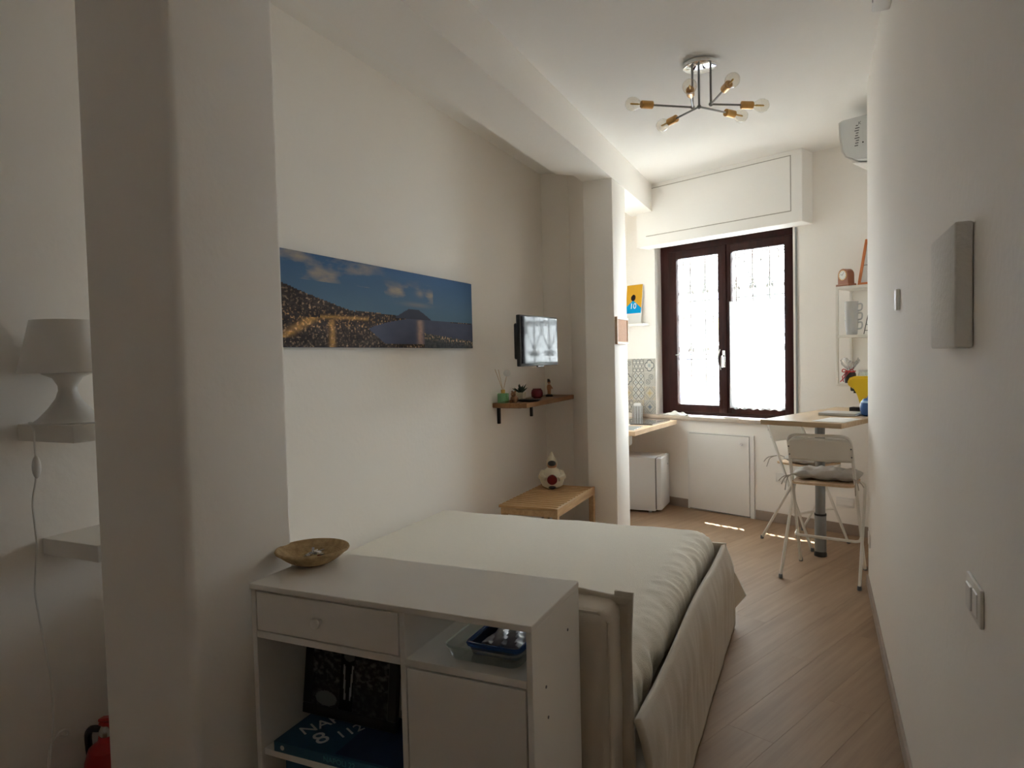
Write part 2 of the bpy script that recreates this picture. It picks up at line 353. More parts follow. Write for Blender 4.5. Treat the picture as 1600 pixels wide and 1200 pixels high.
# outside: street, unseen balcony slab overhead sized to block the higher sun, house opposite
struct('street', box(B(), -14, 12, 7.9, 24, -.9, -.8), 'street')
b = tow(struct('trim_3', box(B(), -2.6, 2.0, TW+.001, .71, 2.78, 2.92), 'facadewhite'))
hs = tow(thing('building', 'pale lavender house with a balcony seen through the window', 'building', W0, -TH))
FT = 5.0
obj('wall', box(B(), -5.6, -1.3, FT, FT+1.2, -.8, 2.98), 'facade', hs, smooth=False)
obj('balcony_slab', box(B(), -5.5, -3.2, FT-.7, FT, .32, .46, .01, 1), 'facadewhite', hs)
obj('ledge', box(B(), -5.6, -1.3, FT-.18, FT, 2.80, 2.95, .01, 1), 'facadewhite', hs)
obj('ledge', box(B(), -5.6, -1.3, FT-.10, FT, 1.62, 1.68, .01, 1), 'facadewhite', hs)
obj('top_rail', box(B(), -5.5, -3.2, FT-.70, FT-.65, 1.32, 1.38), 'facadewhite', hs)
obj('panel', box(B(), -4.6, -3.75, FT-.02, FT, .46, 1.60), 'facadeblue', hs)
sh = obj('shutter', box(B(), -3.60, -3.40, FT-.05, FT, 1.45, 2.10), 'shutter', hs)
for i in range(12): obj('slat', box(B(), -3.59, -3.41, FT-.062, FT-.048, 1.47+i*.052, 1.505+i*.052), 'shutter', sh, smooth=False)
m0 = None
for i in range(29):
    o = obj('baluster', box(B(), -.012, .012, -.012, .012, .46, 1.33), 'facadewhite', hs, smooth=False) if m0 is None else bpy.data.objects.new('baluster', m0)
    if m0 is None: m0 = o.data
    else: COL.objects.link(o); o.parent = hs
    o.location = (-5.46+i*.0805, FT-.675, 0)
obj('upper_rail', box(B(), -5.6, -1.3, FT-.20, FT-.16, 3.70, 3.75), 'facadewhite', hs)
m0 = None
for i in range(46):
    o = obj('upper_baluster', box(B(), -.01, .01, -.01, .01, 2.95, 3.72), 'facadewhite', hs, smooth=False) if m0 is None else bpy.data.objects.new('upper_baluster', m0)
    if m0 is None: m0 = o.data
    else: COL.objects.link(o); o.parent = hs
    o.location = (-5.5+i*.09, FT-.18, 0)
# ------------------------------------------------------------------ bed
bed = thing('bed', 'low double bed with taupe fabric frame and padded headboard behind the console', 'bed', (0, 0, 0))
BX0, BX1, BY0, BY1, BZ = -2.215, -.50, 1.95, 3.78, .54
def nz(a, b=0): return math.sin(a*1.7+b)+.5*math.sin(a*3.9+2*b+1)+.25*math.sin(a*8.3+b*3+2)
def rail(u, v):                                 # long side panel, sagging fabric, v from top to hem
    y = BY0-.08+(BY1+.06-BY0+.08)*u
    z = .455*(1-v)+.018*v - .012*math.sin(u*9)*(1-v)
    x = -.476+.03*math.sin(min(1, v*3)*math.pi/2)+.02*v + (.012*MN.noise(Vector((y*6+v*1.2, v*1.5, 1)))+.010*MN.noise(Vector((y*17+v*3, v*2, 5)))+.005*MN.noise(Vector((y*40+v*6, v*3, 7))))*math.sin(math.pi*min(1, v*.9))
    return Vector((x, y, z))
obj('side_panel', grid(rail, 130, 22), 'taupe', bed, solid=.02)
def foot(u, v):
    x = BX0-.02+(-.44-BX0)*u; z = .455*(1-v)+.018*v
    return Vector((x, BY1+.05+.02*v+.006*nz(x*8+v, v), z))
obj('foot_panel', grid(foot, 60, 14), 'taupe', bed, solid=.02)
def flap(u, v):                                 # loose hem corner at the foot
    return Vector((-.452+.03*v+.045*u*v, BY1+.045+.17*u*v, .37-.27*v+.02*u*v))
obj('corner_flap', grid(flap, 10, 12), 'taupe', bed, solid=.008)
obj('base', box(B(), BX0, -.50, BY0-.02, BY1+.02, .02, .16), 'taupe', bed)
hb = obj('headboard', box(B(), -2.2, -.525, 1.775, 1.935, .03, .79, .035, 4), 'taupe', bed)
def fl_(u, v):
    x = -.545+.055*v+.006*math.sin(u*7); z = 0.03+.785*u; return Vector((x, 1.90+.012*math.sin(u*11+1)*v, z))
obj('side_flange', grid(fl_, 40, 4), 'taupe', hb, solid=.012)
def ft_(u, v):
    x = -2.2+1.712*u; return Vector((x, 1.90+.01*math.sin(u*23), 0.775+.03*v+.004*math.sin(u*31)*v))
obj('top_flange', grid(ft_, 80, 4), 'taupe', hb, solid=.012)
obj('piping', tube(B(), [(-.532, 1.79, .04), (-.53, 1.79, .4), (-.532, 1.79, .76), (-.56, 1.79, .783), (-1.2, 1.79, .786), (-2.19, 1.79, .786)], .005, 6), 'taupe', hb)
RX = .15
def spread(u, v):
    y = BY0-.005+(BY1-BY0)*min(1, v/.9)
    far = max(0, (v-.9)/.1)                     # last rows hang over the foot
    prof = [(-2.215, .40), (-2.217, .46)]
    n = 10
    for k in range(n+1):
        a = R(180-90*k/n); prof.append((-2.217+.06+.06*math.cos(a), BZ-.06+.06*math.sin(a)))
    for k in range(1, 24): prof.append((-2.157+(BX1-RX+2.157)*k/24, BZ+.004*math.sin(k*.9+y*2)))
    for k in range(n+1):
        a = R(90-90*k/n); prof.append((BX1-RX+RX*math.cos(a), BZ-RX+RX*math.sin(a)))
    for k in range(1, 9): prof.append((BX1-.0035*k, BZ-RX-(.07)*k/8))
    i = u*(len(prof)-1); i0 = min(int(i), len(prof)-2); f = i-i0
    x = prof[i0][0]*(1-f)+prof[i0+1][0]*f; z = prof[i0][1]*(1-f)+prof[i0+1][1]*f
    side = max(0, (x-(BX1-.17))/.17); drop = min(1.2, max(0, (BZ-.015-z)/.12))
    near = math.exp(-((y-2.0)/.35)**2)
    fold = 2.0*MN.noise(Vector((y*11+x*3, x*5, z*3)))+1.3*MN.noise(Vector((y*27-x*14, x*7, 4+z*6)))+.6*MN.noise(Vector((y*60+x*20, 9, x*9)))
    x += side*drop*(.0075+.007*near)*fold - .026*drop*side
    z += side*(1-min(1, drop*.6))*.010*fold + .006*near*math.sin(x*17+y*21)*(1 if x > -1.6 else .3)
    z -= .012*near
    ry = .07; yy = BY1-y                          # round the foot end
    if yy < ry: z = min(z, BZ-ry+math.sqrt(max(0, ry*ry-(ry-yy)**2))+(z-BZ if z > BZ else 0))
    if far > 0: z = min(z, BZ-ry-far*.16); y = BY1+.004*math.sin(x*24)*far
    return Vector((x, y, z))
tag(obj('bedspread', grid(spread, 150, 120), 'linen', ang=80), 'cream cotton bedspread with soft folds tucked over the double bed', 'bedspread')
# ------------------------------------------------------------------ console
cn = thing('console_cabinet', 'white console cabinet with drawer, door and open niches at the head of the bed', 'cabinet', (0, 0, 0))
CX0, CX1, CY0, CY1, CZ = -1.463, -.603, 1.417, 1.755, .88
tb = .016
obj('top', box(B(), CX0-.004, CX1, CY0, CY1, CZ-tb, CZ, .0015, 1), 'console', cn)
sp = obj('side_panel', box(B(), CX1-tb, CX1-.001, CY0+.002, CY1, 0, CZ-tb-.0005, .001, 1), 'console', cn)
for y, z in ((1.50, .70), (1.66, .78), (1.51, .62)): obj('screw_cap', lathe(B(), [(.004, 0), (.004, .0015)], 8, (CX1-.001, y, z), (1, 0, 0)), 'ink', sp)
obj('side_panel', box(B(), CX0, CX0+tb, CY0+.002, CY1, 0, CZ-tb-.0005, .001, 1), 'console', cn)
obj('divider', box(B(), -.968, -.952, CY0+.002, CY1-.004, 0, CZ-tb-.0005, .001, 1), 'console', cn)
obj('rail', box(B(), CX0+tb+.0005, -.9685, CY0+.002, CY1-.004, .728, .747, .001, 1), 'console', cn)
obj('shelf', box(B(), -.9515, CX1-tb-.0005, CY0+.002, CY1-.004, .728, .747, .001, 1), 'console', cn)
obj('shelf', box(B(), CX0+tb+.0005, -.9685, CY0+.012, CY1-.004, .385, .403, .001, 1), 'console', cn)
obj('bottom', box(B(), CX0+tb, CX1-tb, CY0+.02, CY1-.004, .06, .078), 'console', cn)
obj('back_panel', box(B(), CX0+tb, CX1-tb, CY1-.004, CY1-.001, .06, .735), 'console', cn)
obj('back_panel', box(B(), CX0+tb, -.96, CY1-.004, CY1-.001, .735, CZ-tb), 'console', cn)
dr = obj('drawer', box(B(), CX0+tb+.004, -.972, CY0+.001, CY0+.30, .751, CZ-tb-.0045, .001, 1), 'console', cn)
obj('knob', lathe(B(), [(.007, 0), (.007, .010), (.012, .014), (.015, .020), (.013, .026), (.004, .028)], 16, (-1.219, CY0+.001, .806), (0, -1, 0)), 'console', dr)
obj('door', box(B(), -.9475, CX1-tb-.004, CY0+.001, CY0+.017, .065, .7235, .001, 1), 'console', cn)
# things in and on the console
fx = thing('photo_frame', 'black framed dark monochrome photograph standing on the football book', 'picture frame', (-1.268, 1.585, .4345), 0)
b = B(); W_, H_ = .335, .272
for x0, x1, z0, z1 in ((-W_/2, W_/2, 0, .03), (-W_/2, W_/2, H_-.03, H_), (-W_/2, -W_/2+.03, .03, H_-.03), (W_/2-.03, W_/2, .03, H_-.03)): box(b, x0, x1, -.01, .01, z0, z1, .002, 1)
o = obj('frame', b, 'black', fx); o.rotation_euler = (R(-8), 0, 0); o.location = (0, 0, .002)
def printed(name, w_, h_, nu, nv, fn, parent, mat='print'):
    bm = B(); cl = bm.loops.layers.float_color.new('print')
    V = [[bm.verts.new((w_*(i/nu-.5), 0, h_*j/nv)) for j in range(nv+1)] for i in range(nu+1)]
    for i in range(nu):
        for j in range(nv):
            f = bm.faces.new((V[i][j], V[i+1][j], V[i+1][j+1], V[i][j+1]))
            c = fn((i+.5)/nu, (j+.5)/nv)
            for l in f.loops: l[cl] = (*c, 1)
    me = bpy.data.meshes.new(name); bm.to_mesh(me); bm.free(); me.materials.append(K[mat])
    o = bpy.data.objects.new(name, me); COL.objects.link(o); o.parent = parent; return o
def fbm(x, y, s=0): return MN.fractal(Vector((x, y, s)), 1.0, 2.0, 5)*.5+.5
def photo(u, v):
    g = .03+.10*max(0, fbm(u*14, v*14, 3)-.45)*3*(1 if v > .35 else .4)
    if abs(u-.46) < .09 and v < .8: g = .012
    if (abs(u-.43+.05*(v-.4)) < .012 or abs(u-.52-.05*(v-.4)) < .012) and .15 < v < .62: g = .30
    if (u-.48)**2+(v-.74)**2 < .005: g = .14
    if (u-.2)**2/.02+(v-.12)**2/.01 < 1: g = .16
    return (g, g, g*1.02)
o = printed('photograph', W_-.056, H_-.056, 110, 90, photo, fx); o.location = (0, -.002, .03); o.rotation_euler = (R(-8), 0, 0)
bk = thing('book', 'large blue football book lying flat under the dark photograph', 'book', (-1.205, 1.548, .4032), R(1))
obj('pages', box(B(), -.200, .208, -.108, .112, .003, .027), 'paper', bk)
b = box(B(), -.205, .212, -.115, .115, 0, .003, .001, 1); box(b, -.205, .212, -.115, .115, .027, .030, .001, 1); box(b, -.205, .212, -.117, -.112, 0, .030, .001, 1)
cv = obj('cover', b, 'teal', bk)
obj('cover_picture', box(B(), .0, .205, -.108, .108, .0300, .0304), 'navy', cv)
text('lettering', 'NAPOLI', 'lettering', cv, (-.110, .04, .0306), (0, 0, R(62)), .062)
text('lettering', '8', 'lettering', cv, (-.085, -.060, .0306), (0, 0, R(62)), .085)
text('lettering', '112', 'lettering', cv, (-.030, .0, .0306), (0, 0, R(62)), .055)
text('lettering', 'NAPOLI 22', 'tealtext', cv, (.02, -.1175, .015), (R(90), 0, 0), .022)
obj('emblem', lathe(B(), [(.007, 0), (.007, .0006)], 14, (-.175, -.117, .015), (0, -1, 0)), 'lettering', cv)
bk2 = thing('book', 'dark blue book standing upright in the lowest console niche', 'book', (-1.33, 1.56, .0787+.105*1.38), 0); bk2.rotation_euler = (0, R(-90), 0); bk2.scale = (1.38, 1.38, 1.38)
obj('pages', box(B(), -.10, .10, -.07, .07, .004, .040), 'paper', bk2)
b = box(B(), -.105, .105, -.075, .075, 0, .004); box(b, -.105, .105, -.075, .075, .040, .044); box(b, -.105, .105, -.077, -.073, 0, .044); obj('cover', b, 'teal', bk2)
bx = thing('plastic_container', 'clear plastic box with a blue tray in the open console compartment', 'container', (-.757, 1.580, .7475), 0)
b = B(); q = rounded_rect(-.105, .105, -.130, .130, .03, 4); qi = rounded_rect(-.088, .088, -.118, .118, .022, 4)
def shell(bm, ro, h, taper=.9):
    a = [bm.verts.new((x*taper, y*taper, 0)) for x, y in ro]; c = [bm.verts.new((x, y, h)) for x, y in ro]; n = len(ro); bm.faces.new(a[::-1])
    for i in range(n): bm.faces.new((a[i], a[(i+1) % n], c[(i+1) % n], c[i]))
    return bm
obj('tub', shell(B(), q, .035), 'clear', bx)
obj('rim', tube(B(), [(x, y, .035) for x, y in q], .003, 6, closed=True), 'clear', bx)
ty = obj('tray', shell(B(), rounded_rect(-.070, .075, -.10, .10, .015, 3), .028), 'navy', bx); ty.location = (.012, .010, .003)
obj('tray_rim', tube(B(), [(x, y, .028) for x, y in rounded_rect(-.070, .075, -.10, .10, .015, 3)], .006, 6, closed=True), 'blue', ty)
obj('packet', grid(lambda u, v: Vector((-.028+.105*u, -.065+.15*v, .024+.012*math.sin(u*math.pi)*math.sin(v*math.pi)+.004*nz(u*9, v*9))), 14, 14), 'packet', bx, solid=.003)
bc = onZ(489, 878, .882)
bw = thing('woven_bowl', 'shallow coiled wicker bowl on the white console', 'bowl', (bc.x, bc.y, .8805), R(20))
prof = [(.002, .004), (.045, .003)]
for k in range(12): rr = .045+.058*k/11; zz = .004+.034*(k/11)**1.6; prof += [(rr, zz-.0028), (rr+.0035, zz+.0012)]
inn = [(r-.004, z+.006) for r, z in prof[::-1]]
bo = obj('coils', lathe(B(), prof+[(.108, .044)]+inn, 40), 'wicker', bw); 
obj('rim', tube(B(), [(.107*math.cos(R(a)), .107*math.sin(R(a)), .043) for a in range(0, 360, 9)], .005, 7, closed=True), 'wicker', bw)
ky = thing('key_ring', 'bunch of metal keys lying in the woven bowl', 'keys', (bc.x, bc.y, .8805), 0)
obj('ring', tube(B(), [(.014*math.cos(R(a))-.01, .014*math.sin(R(a))-.005, .030+.006*math.cos(R(a))) for a in range(0, 360, 20)], .0015, 5, closed=True), 'steel', ky)
for i, (a, l) in enumerate(((20, .05), (65, .045), (130, .04), (330, .052))):
    b = B(); box(b, 0, l, -.004, .004, -.001, .001); lathe(b, [(.011, -.0012), (.011, .0012)], 12, (-.004, 0, 0))
    o = obj('key', b, 'steel', ky); o.location = (-.012+.006*i, -.006+.004*i, .022+.004*i); o.rotation_euler = (R(6*i), R(-8), R(a))
tag(obj('red_tag', box(B(), bc.x+.015, bc.x+.065, bc.y+.0, bc.y+.016, .901, .905, .002, 1), 'darkred'), 'dark red key tag lying in the woven bowl', 'key tag')
# ------------------------------------------------------------------ panorama canvas on the left wall
pc = thing('panorama_canvas', 'wide canvas print of a bay at dusk with city lights and volcano', 'picture', (XL, 0, 0), 0)
PW, PH, PY, PZ = 1.90, .452, (2.371+4.27)/2, 1.572
def bay(u, v):
    n1 = fbm(u*9, v*7, 1); n2 = fbm(u*60, v*25, 2); n3 = fbm(u*110, v*34, 5); hs_ = lambda a, b, t: a+(b-a)*max(0, min(1, t))
    hill = .40+.27*max(0, 1-u/.33)**1.2+.02*(n2-.5)
    if u > .3: hill = .40+.035*max(0, (.62-u)/.32)+.01*(n2-.5)
    if u > .66: hill = .385-.03*(u-.66)
    mt = .385+.17*max(0, 1-abs(u-.60)/.105)**.9 if abs(u-.6) < .105 else 0
    if .565 < u < .625: mt = min(mt, .515)
    hor = .385-.03*max(0, u-.5)
    coast = .37+.17*((v-.05)/.34) if v < .39 else 1
    coast = .36+.22*max(0, (v-.22)/.17)**1.5 if v > .22 else .36+.10*max(0, (.22-v)/.22)
    if v > max(hill, mt):
        t = (v-.38)/.62; c = [hs_(.115, .06, t), hs_(.21, .145, t), hs_(.31, .32, t)]
        cl = 0
        if v > .72 and u < .46: cl = max(0, n1-.42)*2.4*min(1, (.46-u)*8)
        if .44 < u < .72 and .6 < v < .92: cl = max(cl, max(0, n1-.47)*3*math.exp(-((v-.72)/.1)**2))
        cl = max(cl, math.exp(-((u-.64)/.022)**2-((v-.735)/.045)**2)*.8, math.exp(-((u-.62)/.08)**2-((v-.575)/.03)**2)*.55)
        return tuple(c[i]*(1-cl)+(.36, .33, .31)[i]*cl for i in range(3))
    if v < mt and v > hor+.0: return (.055, .060, .095)
    jetty = v < .20-.28*(u-.66) and u > .66
    if (v < hor and u > coast and not jetty and not (v < .045 and u < .66)):
        c = [.075+.03*n1, .088+.03*n1, .15+.04*n1]
        g = math.exp(-((u-.637)/.018)**2)*min(1, (.40-v)*20)*(.6+.6*n2)
        return tuple(c[i]+(.42, .24, .12)[i]*g for i in range(3))
    d = .012+.075*n2*n1; c = [d*1.7, d*1.25, d*1.15]
    lt = max(0, n3-.58)*2.4*(.4+1.2*n1)
    warm = math.exp(-((v-.30)/.10)**2)*(1 if u < .5 else .5)
    if jetty: c = [.10*n2+.03, .10*n2+.04, .10*n2+.05]; lt = max(0, n3-.5)*4*math.exp(-((v-(.17-.25*(u-.66)))/.04)**2); warm = .2
    c = [c[0]+lt*(.60+.6*warm), c[1]+lt*(.40+.25*warm), c[2]+lt*(.26)]
    st_ = max(math.exp(-((u-.197)/.011)**2)*(v < .31), math.exp(-((u-.02-(v-.12)*.55)/.025)**2)*(.1 < v < .32), math.exp(-((v-.335-.05*(u-.2))/.02)**2)*(.15 < u < .36)*.8)
    return (min(1, c[0]+.48*st_*(.5+n2)), min(1, c[1]+.26*st_*(.5+n2)), c[2]+.07*st_)
cb = obj('canvas', box(B(), .002, .030, PY-PW/2, PY+PW/2, PZ, PZ+PH, .002, 1), 'navy', pc)
o = printed('print', PW-.002, PH-.002, 330, 84, bay, cb); o.rotation_euler = (0, 0, R(90)); o.location = (.0306, PY, PZ+.001)
# ------------------------------------------------------------------ television, wall shelf with ornaments, bench
tv = thing('television', 'small black flat television on a wall arm above the wooden shelf', 'television', (-1.738, 4.345, 1.607), R(-5.2))
obj('housing', box(B(), -.03, 0, -.283, .283, -.168, .172, .006, 2), 'black', tv)
obj('screen', box(B(), -.004, .0015, -.272, .272, -.150, .163, .001, 1), 'screen', tv)
obj('logo_lip', box(B(), -.012, .003, -.04, .04, -.176, -.166, .002, 1), 'black', tv)
obj('rear_box', box(B(), -.085, -.03, -.22, .05, -.12, .12, .008, 1), 'black', tv)
wa = Vector((-2.205, 5.36, 1.607)); wl = Matrix.Rotation(R(5.2), 3, 'Z') @ (wa-Vector((-1.738, 4.345, 1.607)))
obj('wall_arm', tube(B(), [(-.08, -.02, 0), (-.17, .25, 0), wl], .02, 8), 'blackmetal', tv)
o = obj('wall_plate', box(B(), -.042, .020, -.05, .05, -.10, .10, .003, 1), 'blackmetal', tv); o.location = wl; o.rotation_euler = (0, 0, R(5.2))
wsx = thing('wall_shelf', 'brown wooden wall shelf on black brackets under the television', 'shelf', (XL, 0, 0))
SZ = 1.157
obj('board', box(B(), .001, .285, 4.623, 5.728, SZ-.036, SZ, .005, 2), 'shelfwood', wsx)
for y in (4.70, 5.35): obj('bracket', box(box(B(), .001, .022, y, y+.028, SZ-.165, SZ-.0365, .003, 1), .001, .20, y, y+.028, SZ-.044, SZ-.0362), 'blackmetal', wsx)
def orn(u, X): p = onX(u, 610, X); return (X, p.y, SZ+.0005)
d = thing('reed_diffuser', 'green glass reed diffuser with sticks on the wooden wall shelf', 'diffuser', orn(786, -2.165))
obj('bottle', box(B(), -.034, .034, -.034, .034, 0, .075, .006, 2), 'greenglass', d)
obj('collar', lathe(B(), [(.016, .075), (.016, .100), (.012, .102)], 16), 'gold', d)
for i, (x, y, l) in enumerate(((-.02, -.09, .21), (.0, -.075, .205), (.02, .035, .16))): obj('stick', tube(B(), [(0, 0, .09), (x, y, .09+l*.8)], .002, 5), 'pine', d)
obj('flower', ball(B(), (.02, .037, .225), .028, 1, 1, .95, 12), 'paper', d)
d = thing('animal_figurine', 'small brown animal figurine beside the green diffuser', 'figurine', orn(803.5, -2.09))
b = B(); ball(b, (0, 0, .030), .030, 1, 1.1, 1); ball(b, (0, -.018, .066), .020); ball(b, (0, -.034, .060), .011)
for sx in (-1, 1): ball(b, (.013*sx, -.01, .084), .008); ball(b, (.018*sx, -.024, .012), .014)
obj('body', b, 'terracotta', d)
obj('tail', ball(B(), (0, .036, .026), .018, 1, 1, 1.3), 'coffee', d)
d = thing('oval_tray', 'thin black oval tray on the wooden wall shelf', 'tray', orn(826, -2.05))
obj('dish', lathe(B(), [(.02, 0), (.075, 0), (.098, .012), (.096, .014), (.072, .004), (.0, .004)], 28), 'black', d)
pot = orn(820, -2.13)
d = thing('potted_succulent', 'small spiky succulent in a white square pot on the wall shelf', 'potted plant', (pot[0]-.035, pot[1], SZ+.0005))
b = B(); a_ = [(-.028, -.028), (.028, -.028), (.028, .028), (-.028, .028)]; shell(b, [(x*1.15, y*1.15) for x, y in a_], .062, .82); box(b, -.029, .029, -.029, .029, .05, .055); obj('pot', b, 'cream', d, smooth=False)
m0 = None
for k in range(18):
    el = 80-(k % 6)*11; az = k*137.5
    dv = Vector((math.cos(R(az))*math.cos(R(el)), math.sin(R(az))*math.cos(R(el)), math.sin(R(el))))
    c0 = Vector((0, 0, .058)); l = .055+.03*(k % 3)/2
    obj('leaf', tube(B(), [c0, c0+dv*l*.4, c0+dv*l*.8, c0+dv*l], [.006, .008, .004, .0006], 5), 'green', d)
d = thing('red_jar', 'squat dark red glass jar on the wall shelf', 'jar', orn(839, -2.13))
obj('jar', lathe(B(), [(.03, 0), (.047, .012), (.050, .04), (.045, .066), (.036, .074), (.036, .080), (.0, .08)], 24), 'darkred', d)
obj('handle', tube(B(), [(.0, .045, .062), (0, .066, .055), (0, .066, .03), (0, .047, .022)], .004, 6), 'darkred', d)
d = thing('standing_figurine', 'small standing painted figurine on a dark base at the wall shelf', 'figurine', orn(858, -2.10))
obj('base', lathe(B(), [(.032, 0), (.030, .016), (.018, .022)], 16), 'coffee', d)
b = B(); tube(b, [(.01, -.01, .02), (.012, -.012, .06)], .009, 8); tube(b, [(-.01, .01, .02), (-.010, .008, .06)], .009, 8)
tube(b, [(0, 0, .055), (0, 0, .085), (0, 0, .105)], [.017, .020, .012], 10); ball(b, (0, 0, .122), .014); tube(b, [(0, -.018, .098), (.014, -.03, .075), (.022, -.02, .06)], .006, 6); tube(b, [(0, .018, .098), (.01, .030, .08), (.02, .022, .068)], .006, 6)
obj('body', b, 'skin', d)
b = B(); tube(b, [(0, 0, .130), (0, -.012, .145), (0, -.03, .15)], [.015, .010, .003], 8); obj('hat', b, 'coffee', d)
# bench
bn = thing('slatted_bench', 'low wooden slatted bench standing between the bed foot and the wall niche', 'bench', (0, 0, 0))
GX0, GX1, GY0, GY1, GZ = -2.045, -1.602, 4.255, 5.10, .47
ns = 14; gp = (GY1-GY0)/ns; m0 = None
for i in range(ns):
    if m0 is None: o = obj('slat', box(B(), GX0+.001, GX1-.018, 0, gp-.018, GZ-.018, GZ, .002, 1), 'oakx', bn); m0 = o.data
    else: o = bpy.data.objects.new('slat', m0); COL.objects.link(o); o.parent = bn
    o.location = (0, GY0+.006+i*gp, 0)
for x0, x1 in ((GX0+.02, GX0+.042), (GX1-.017, GX1)): obj('side_rail', box(B(), x0, x1, GY0, GY1, GZ-.06, GZ-(.0185 if x0 < -1.8 else 0), .002, 1), 'oak', bn)
for y0 in (GY0, GY1-.022): obj('end_rail', box(B(), GX0+.0425, GX1-.0175, y0, y0+.022, GZ-.06, GZ-.0185, .002, 1), 'oak', bn)
for x in (GX0+.02, GX1-.04):
    for y in (GY0, GY1-.04): obj('leg', box(B(), x, x+.04, y, y+.04, 0, GZ-.0605, .003, 1), 'oak', bn)
d = thing('robed_figurine', 'cream ceramic figurine in a pointed hat with dark face on the bench', 'figurine', (-1.905, onX(863, 760, -1.905).y, GZ+.0005), R(21)); d.scale = (.93, .93, .93)
b = lathe(B(), [(.05, 0), (.085, .02), (.100, .06), (.092, .11), (.065, .15), (.038, .172), (.03, .18)], 24)
for sx in (-1, 1): tube(b, [(.07*sx, 0, .135), (.088*sx, -.04, .10), (.05*sx, -.085, .085)], [.028, .030, .020], 10)
obj('robe', b, 'cream', d)
obj('head', ball(B(), (0, -.006, .195), .040, 1, 1, 1.05), 'skin', d)
obj('mask', ball(B(), (0, -.016, .206), .036, 1, 1, .8), 'black', d)
obj('hood', lathe(B(), [(.043, .178), (.047, .20), (.043, .228), (.026, .255), (.010, .29), (.002, .305)], 18, (0, .014, 0)), 'cream', d)
obj('drum', lathe(B(), [(.03, -.012), (.042, -.008), (.042, .008), (.03, .012)], 20, (0, -.105, .085), (0, 1, .2)), 'darkred', d)
obj('shoe', ball(B(), (0, -.07, .018), .030, 1.1, .9, .6), 'black', d)
# ------------------------------------------------------------------ alcove with lamp
for nm, z1, y0, y1, lb in (('floating_shelf', 1.331, 1.276, 1.60, 'white floating shelf carrying the table lamp'), ('floating_shelf', .962, 1.332, 1.66, 'white floating shelf below the lamp shelf, empty')):
    tag(obj(nm, box(B(), XL+.0005, -1.984, y0, y1, z1-.052, z1, .0015, 1), 'console'), lb, 'shelf')
lx, ly = -2.118, 1.352
tl = thing('table_lamp', 'white mushroom table lamp with waisted base on the floating shelf', 'lamp', (lx, ly, 1.3315))
obj('base', lathe(B(), [(.098, 0), (.098, .004), (.082, .015), (.055, .045), (.034, .075), (.026, .10), (.027, .115), (.040, .138), (.065, .150), (.070, .154), (.0, .156)], 32), 'plastic', tl)
obj('shade', lathe(B(), [(.129, .155), (.092, .315), (.088, .315), (.125, .155)], 40), 'plastic', tl)
cdp = [(lx-.04, ly-.085, 1.337), (lx-.065, 1.266, 1.337)]+[tuple(onY(u, v, 1.264)) for u, v in ((53, 668), (54, 700), (57, 722), (57, 745), (50, 785), (58, 850), (54, 925), (68, 1000), (80, 1060), (84, 1120), (78, 1200))]
obj('cord', tube(B(), bend([Vector(q)-Vector((lx, ly, 1.3315)) for q in cdp], .03, 4), .003, 6), 'plastic', tl)
q = onY(57, 730, 1.264)-Vector((lx, ly, 1.3315)); obj('cord_switch', ball(B(), q, .03, .35, .42, 1.15), 'plastic', tl)
tag(obj('white_cable', tube(B(), bend([onX(u, v, -2.235) for u, v in ((66, 1330), (74, 1215), (78, 1165), (96, 1140), (108, 1142), (104, 1152), (93, 1150))], .02, 4), .0035, 6), 'plastic'), 'loop of white cable by the floor of the alcove', 'cable')
fe = thing('fire_extinguisher', 'red fire extinguisher on the floor behind the pillar', 'extinguisher', (-2.12, 1.425, 0), R(-80)); fe.scale = (1.12, 1.12, 1.12)
obj('cylinder', lathe(B(), [(.055, 0), (.06, .01), (.06, .20), (.05, .235), (.025, .255), (.022, .27)], 24), 'red', fe)
obj('label_band', lathe(B(), [(.0605, .07), (.0605, .16)], 24), 'paper', fe)
obj('valve', lathe(B(), [(.02, .268), (.022, .285), (.014, .30)], 14), 'steel', fe)
b = box(B(), -.012, .012, -.02, .10, .298, .308, .003, 1); obj('lever', b, 'red', fe); o = obj('lever', box(B(), -.012, .012, -.02, .105, 0, .010, .003, 1), 'red', fe); o.location = (0, 0, .312); o.rotation_euler = (R(12), 0, 0)
obj('hose', tube(B(), bend([(0, -.02, .285), (0, -.07, .28), (-.02, -.09, .2), (-.03, -.075, .08)], .04), .010, 8), 'black', fe)
# ------------------------------------------------------------------ right wall
d = thing('blank_canvas', 'small unpainted white canvas hung on the bare wall opposite the bed', 'canvas', (XR, 0, 0))
b = box(B(), -.034, -.001, 1.64, 1.955, 1.497, 1.755, .006, 3); obj('stretched_cloth', b, 'fabricwhite', d)
d = thing('light_switch', 'white rectangular light switch plate on the bare wall opposite the bed', 'light switch', (XR, 0, 0))
obj('plate', box(B(), -.008, -.0005, 1.535, 1.668, .955, 1.032, .003, 2), 'plastic', d)
obj('rocker', box(B(), -.013, -.0065, 1.60, 1.645, .968, 1.018, .002, 1), 'plastic', d)
obj('rocker', box(B(), -.010, -.0065, 1.555, 1.597, .968, 1.018, .002, 1), 'plastic', d)
tag(obj('thermostat', box(B(), XR-.014, XR-.0005, 2.98, 3.04, 1.647, 1.727, .003, 2), 'plastic'), 'small flat white thermostat on the bare wall opposite the bed', 'thermostat')
tag(obj('wall_socket', box(B(), XR-.008, XR-.0005, 4.60, 4.72, .29, .37, .003, 2), 'plastic'), 'white socket plate low at the end of the bare wall opposite the bed', 'socket')
d = thing('detector_box', 'white plastic detector box high on the bare wall opposite the bed', 'detector', (XR, 0, 0))
obj('case', box(B(), -.07, -.0005, 3.20, 3.34, 2.93, 3.09, .008, 2), 'plastic', d)
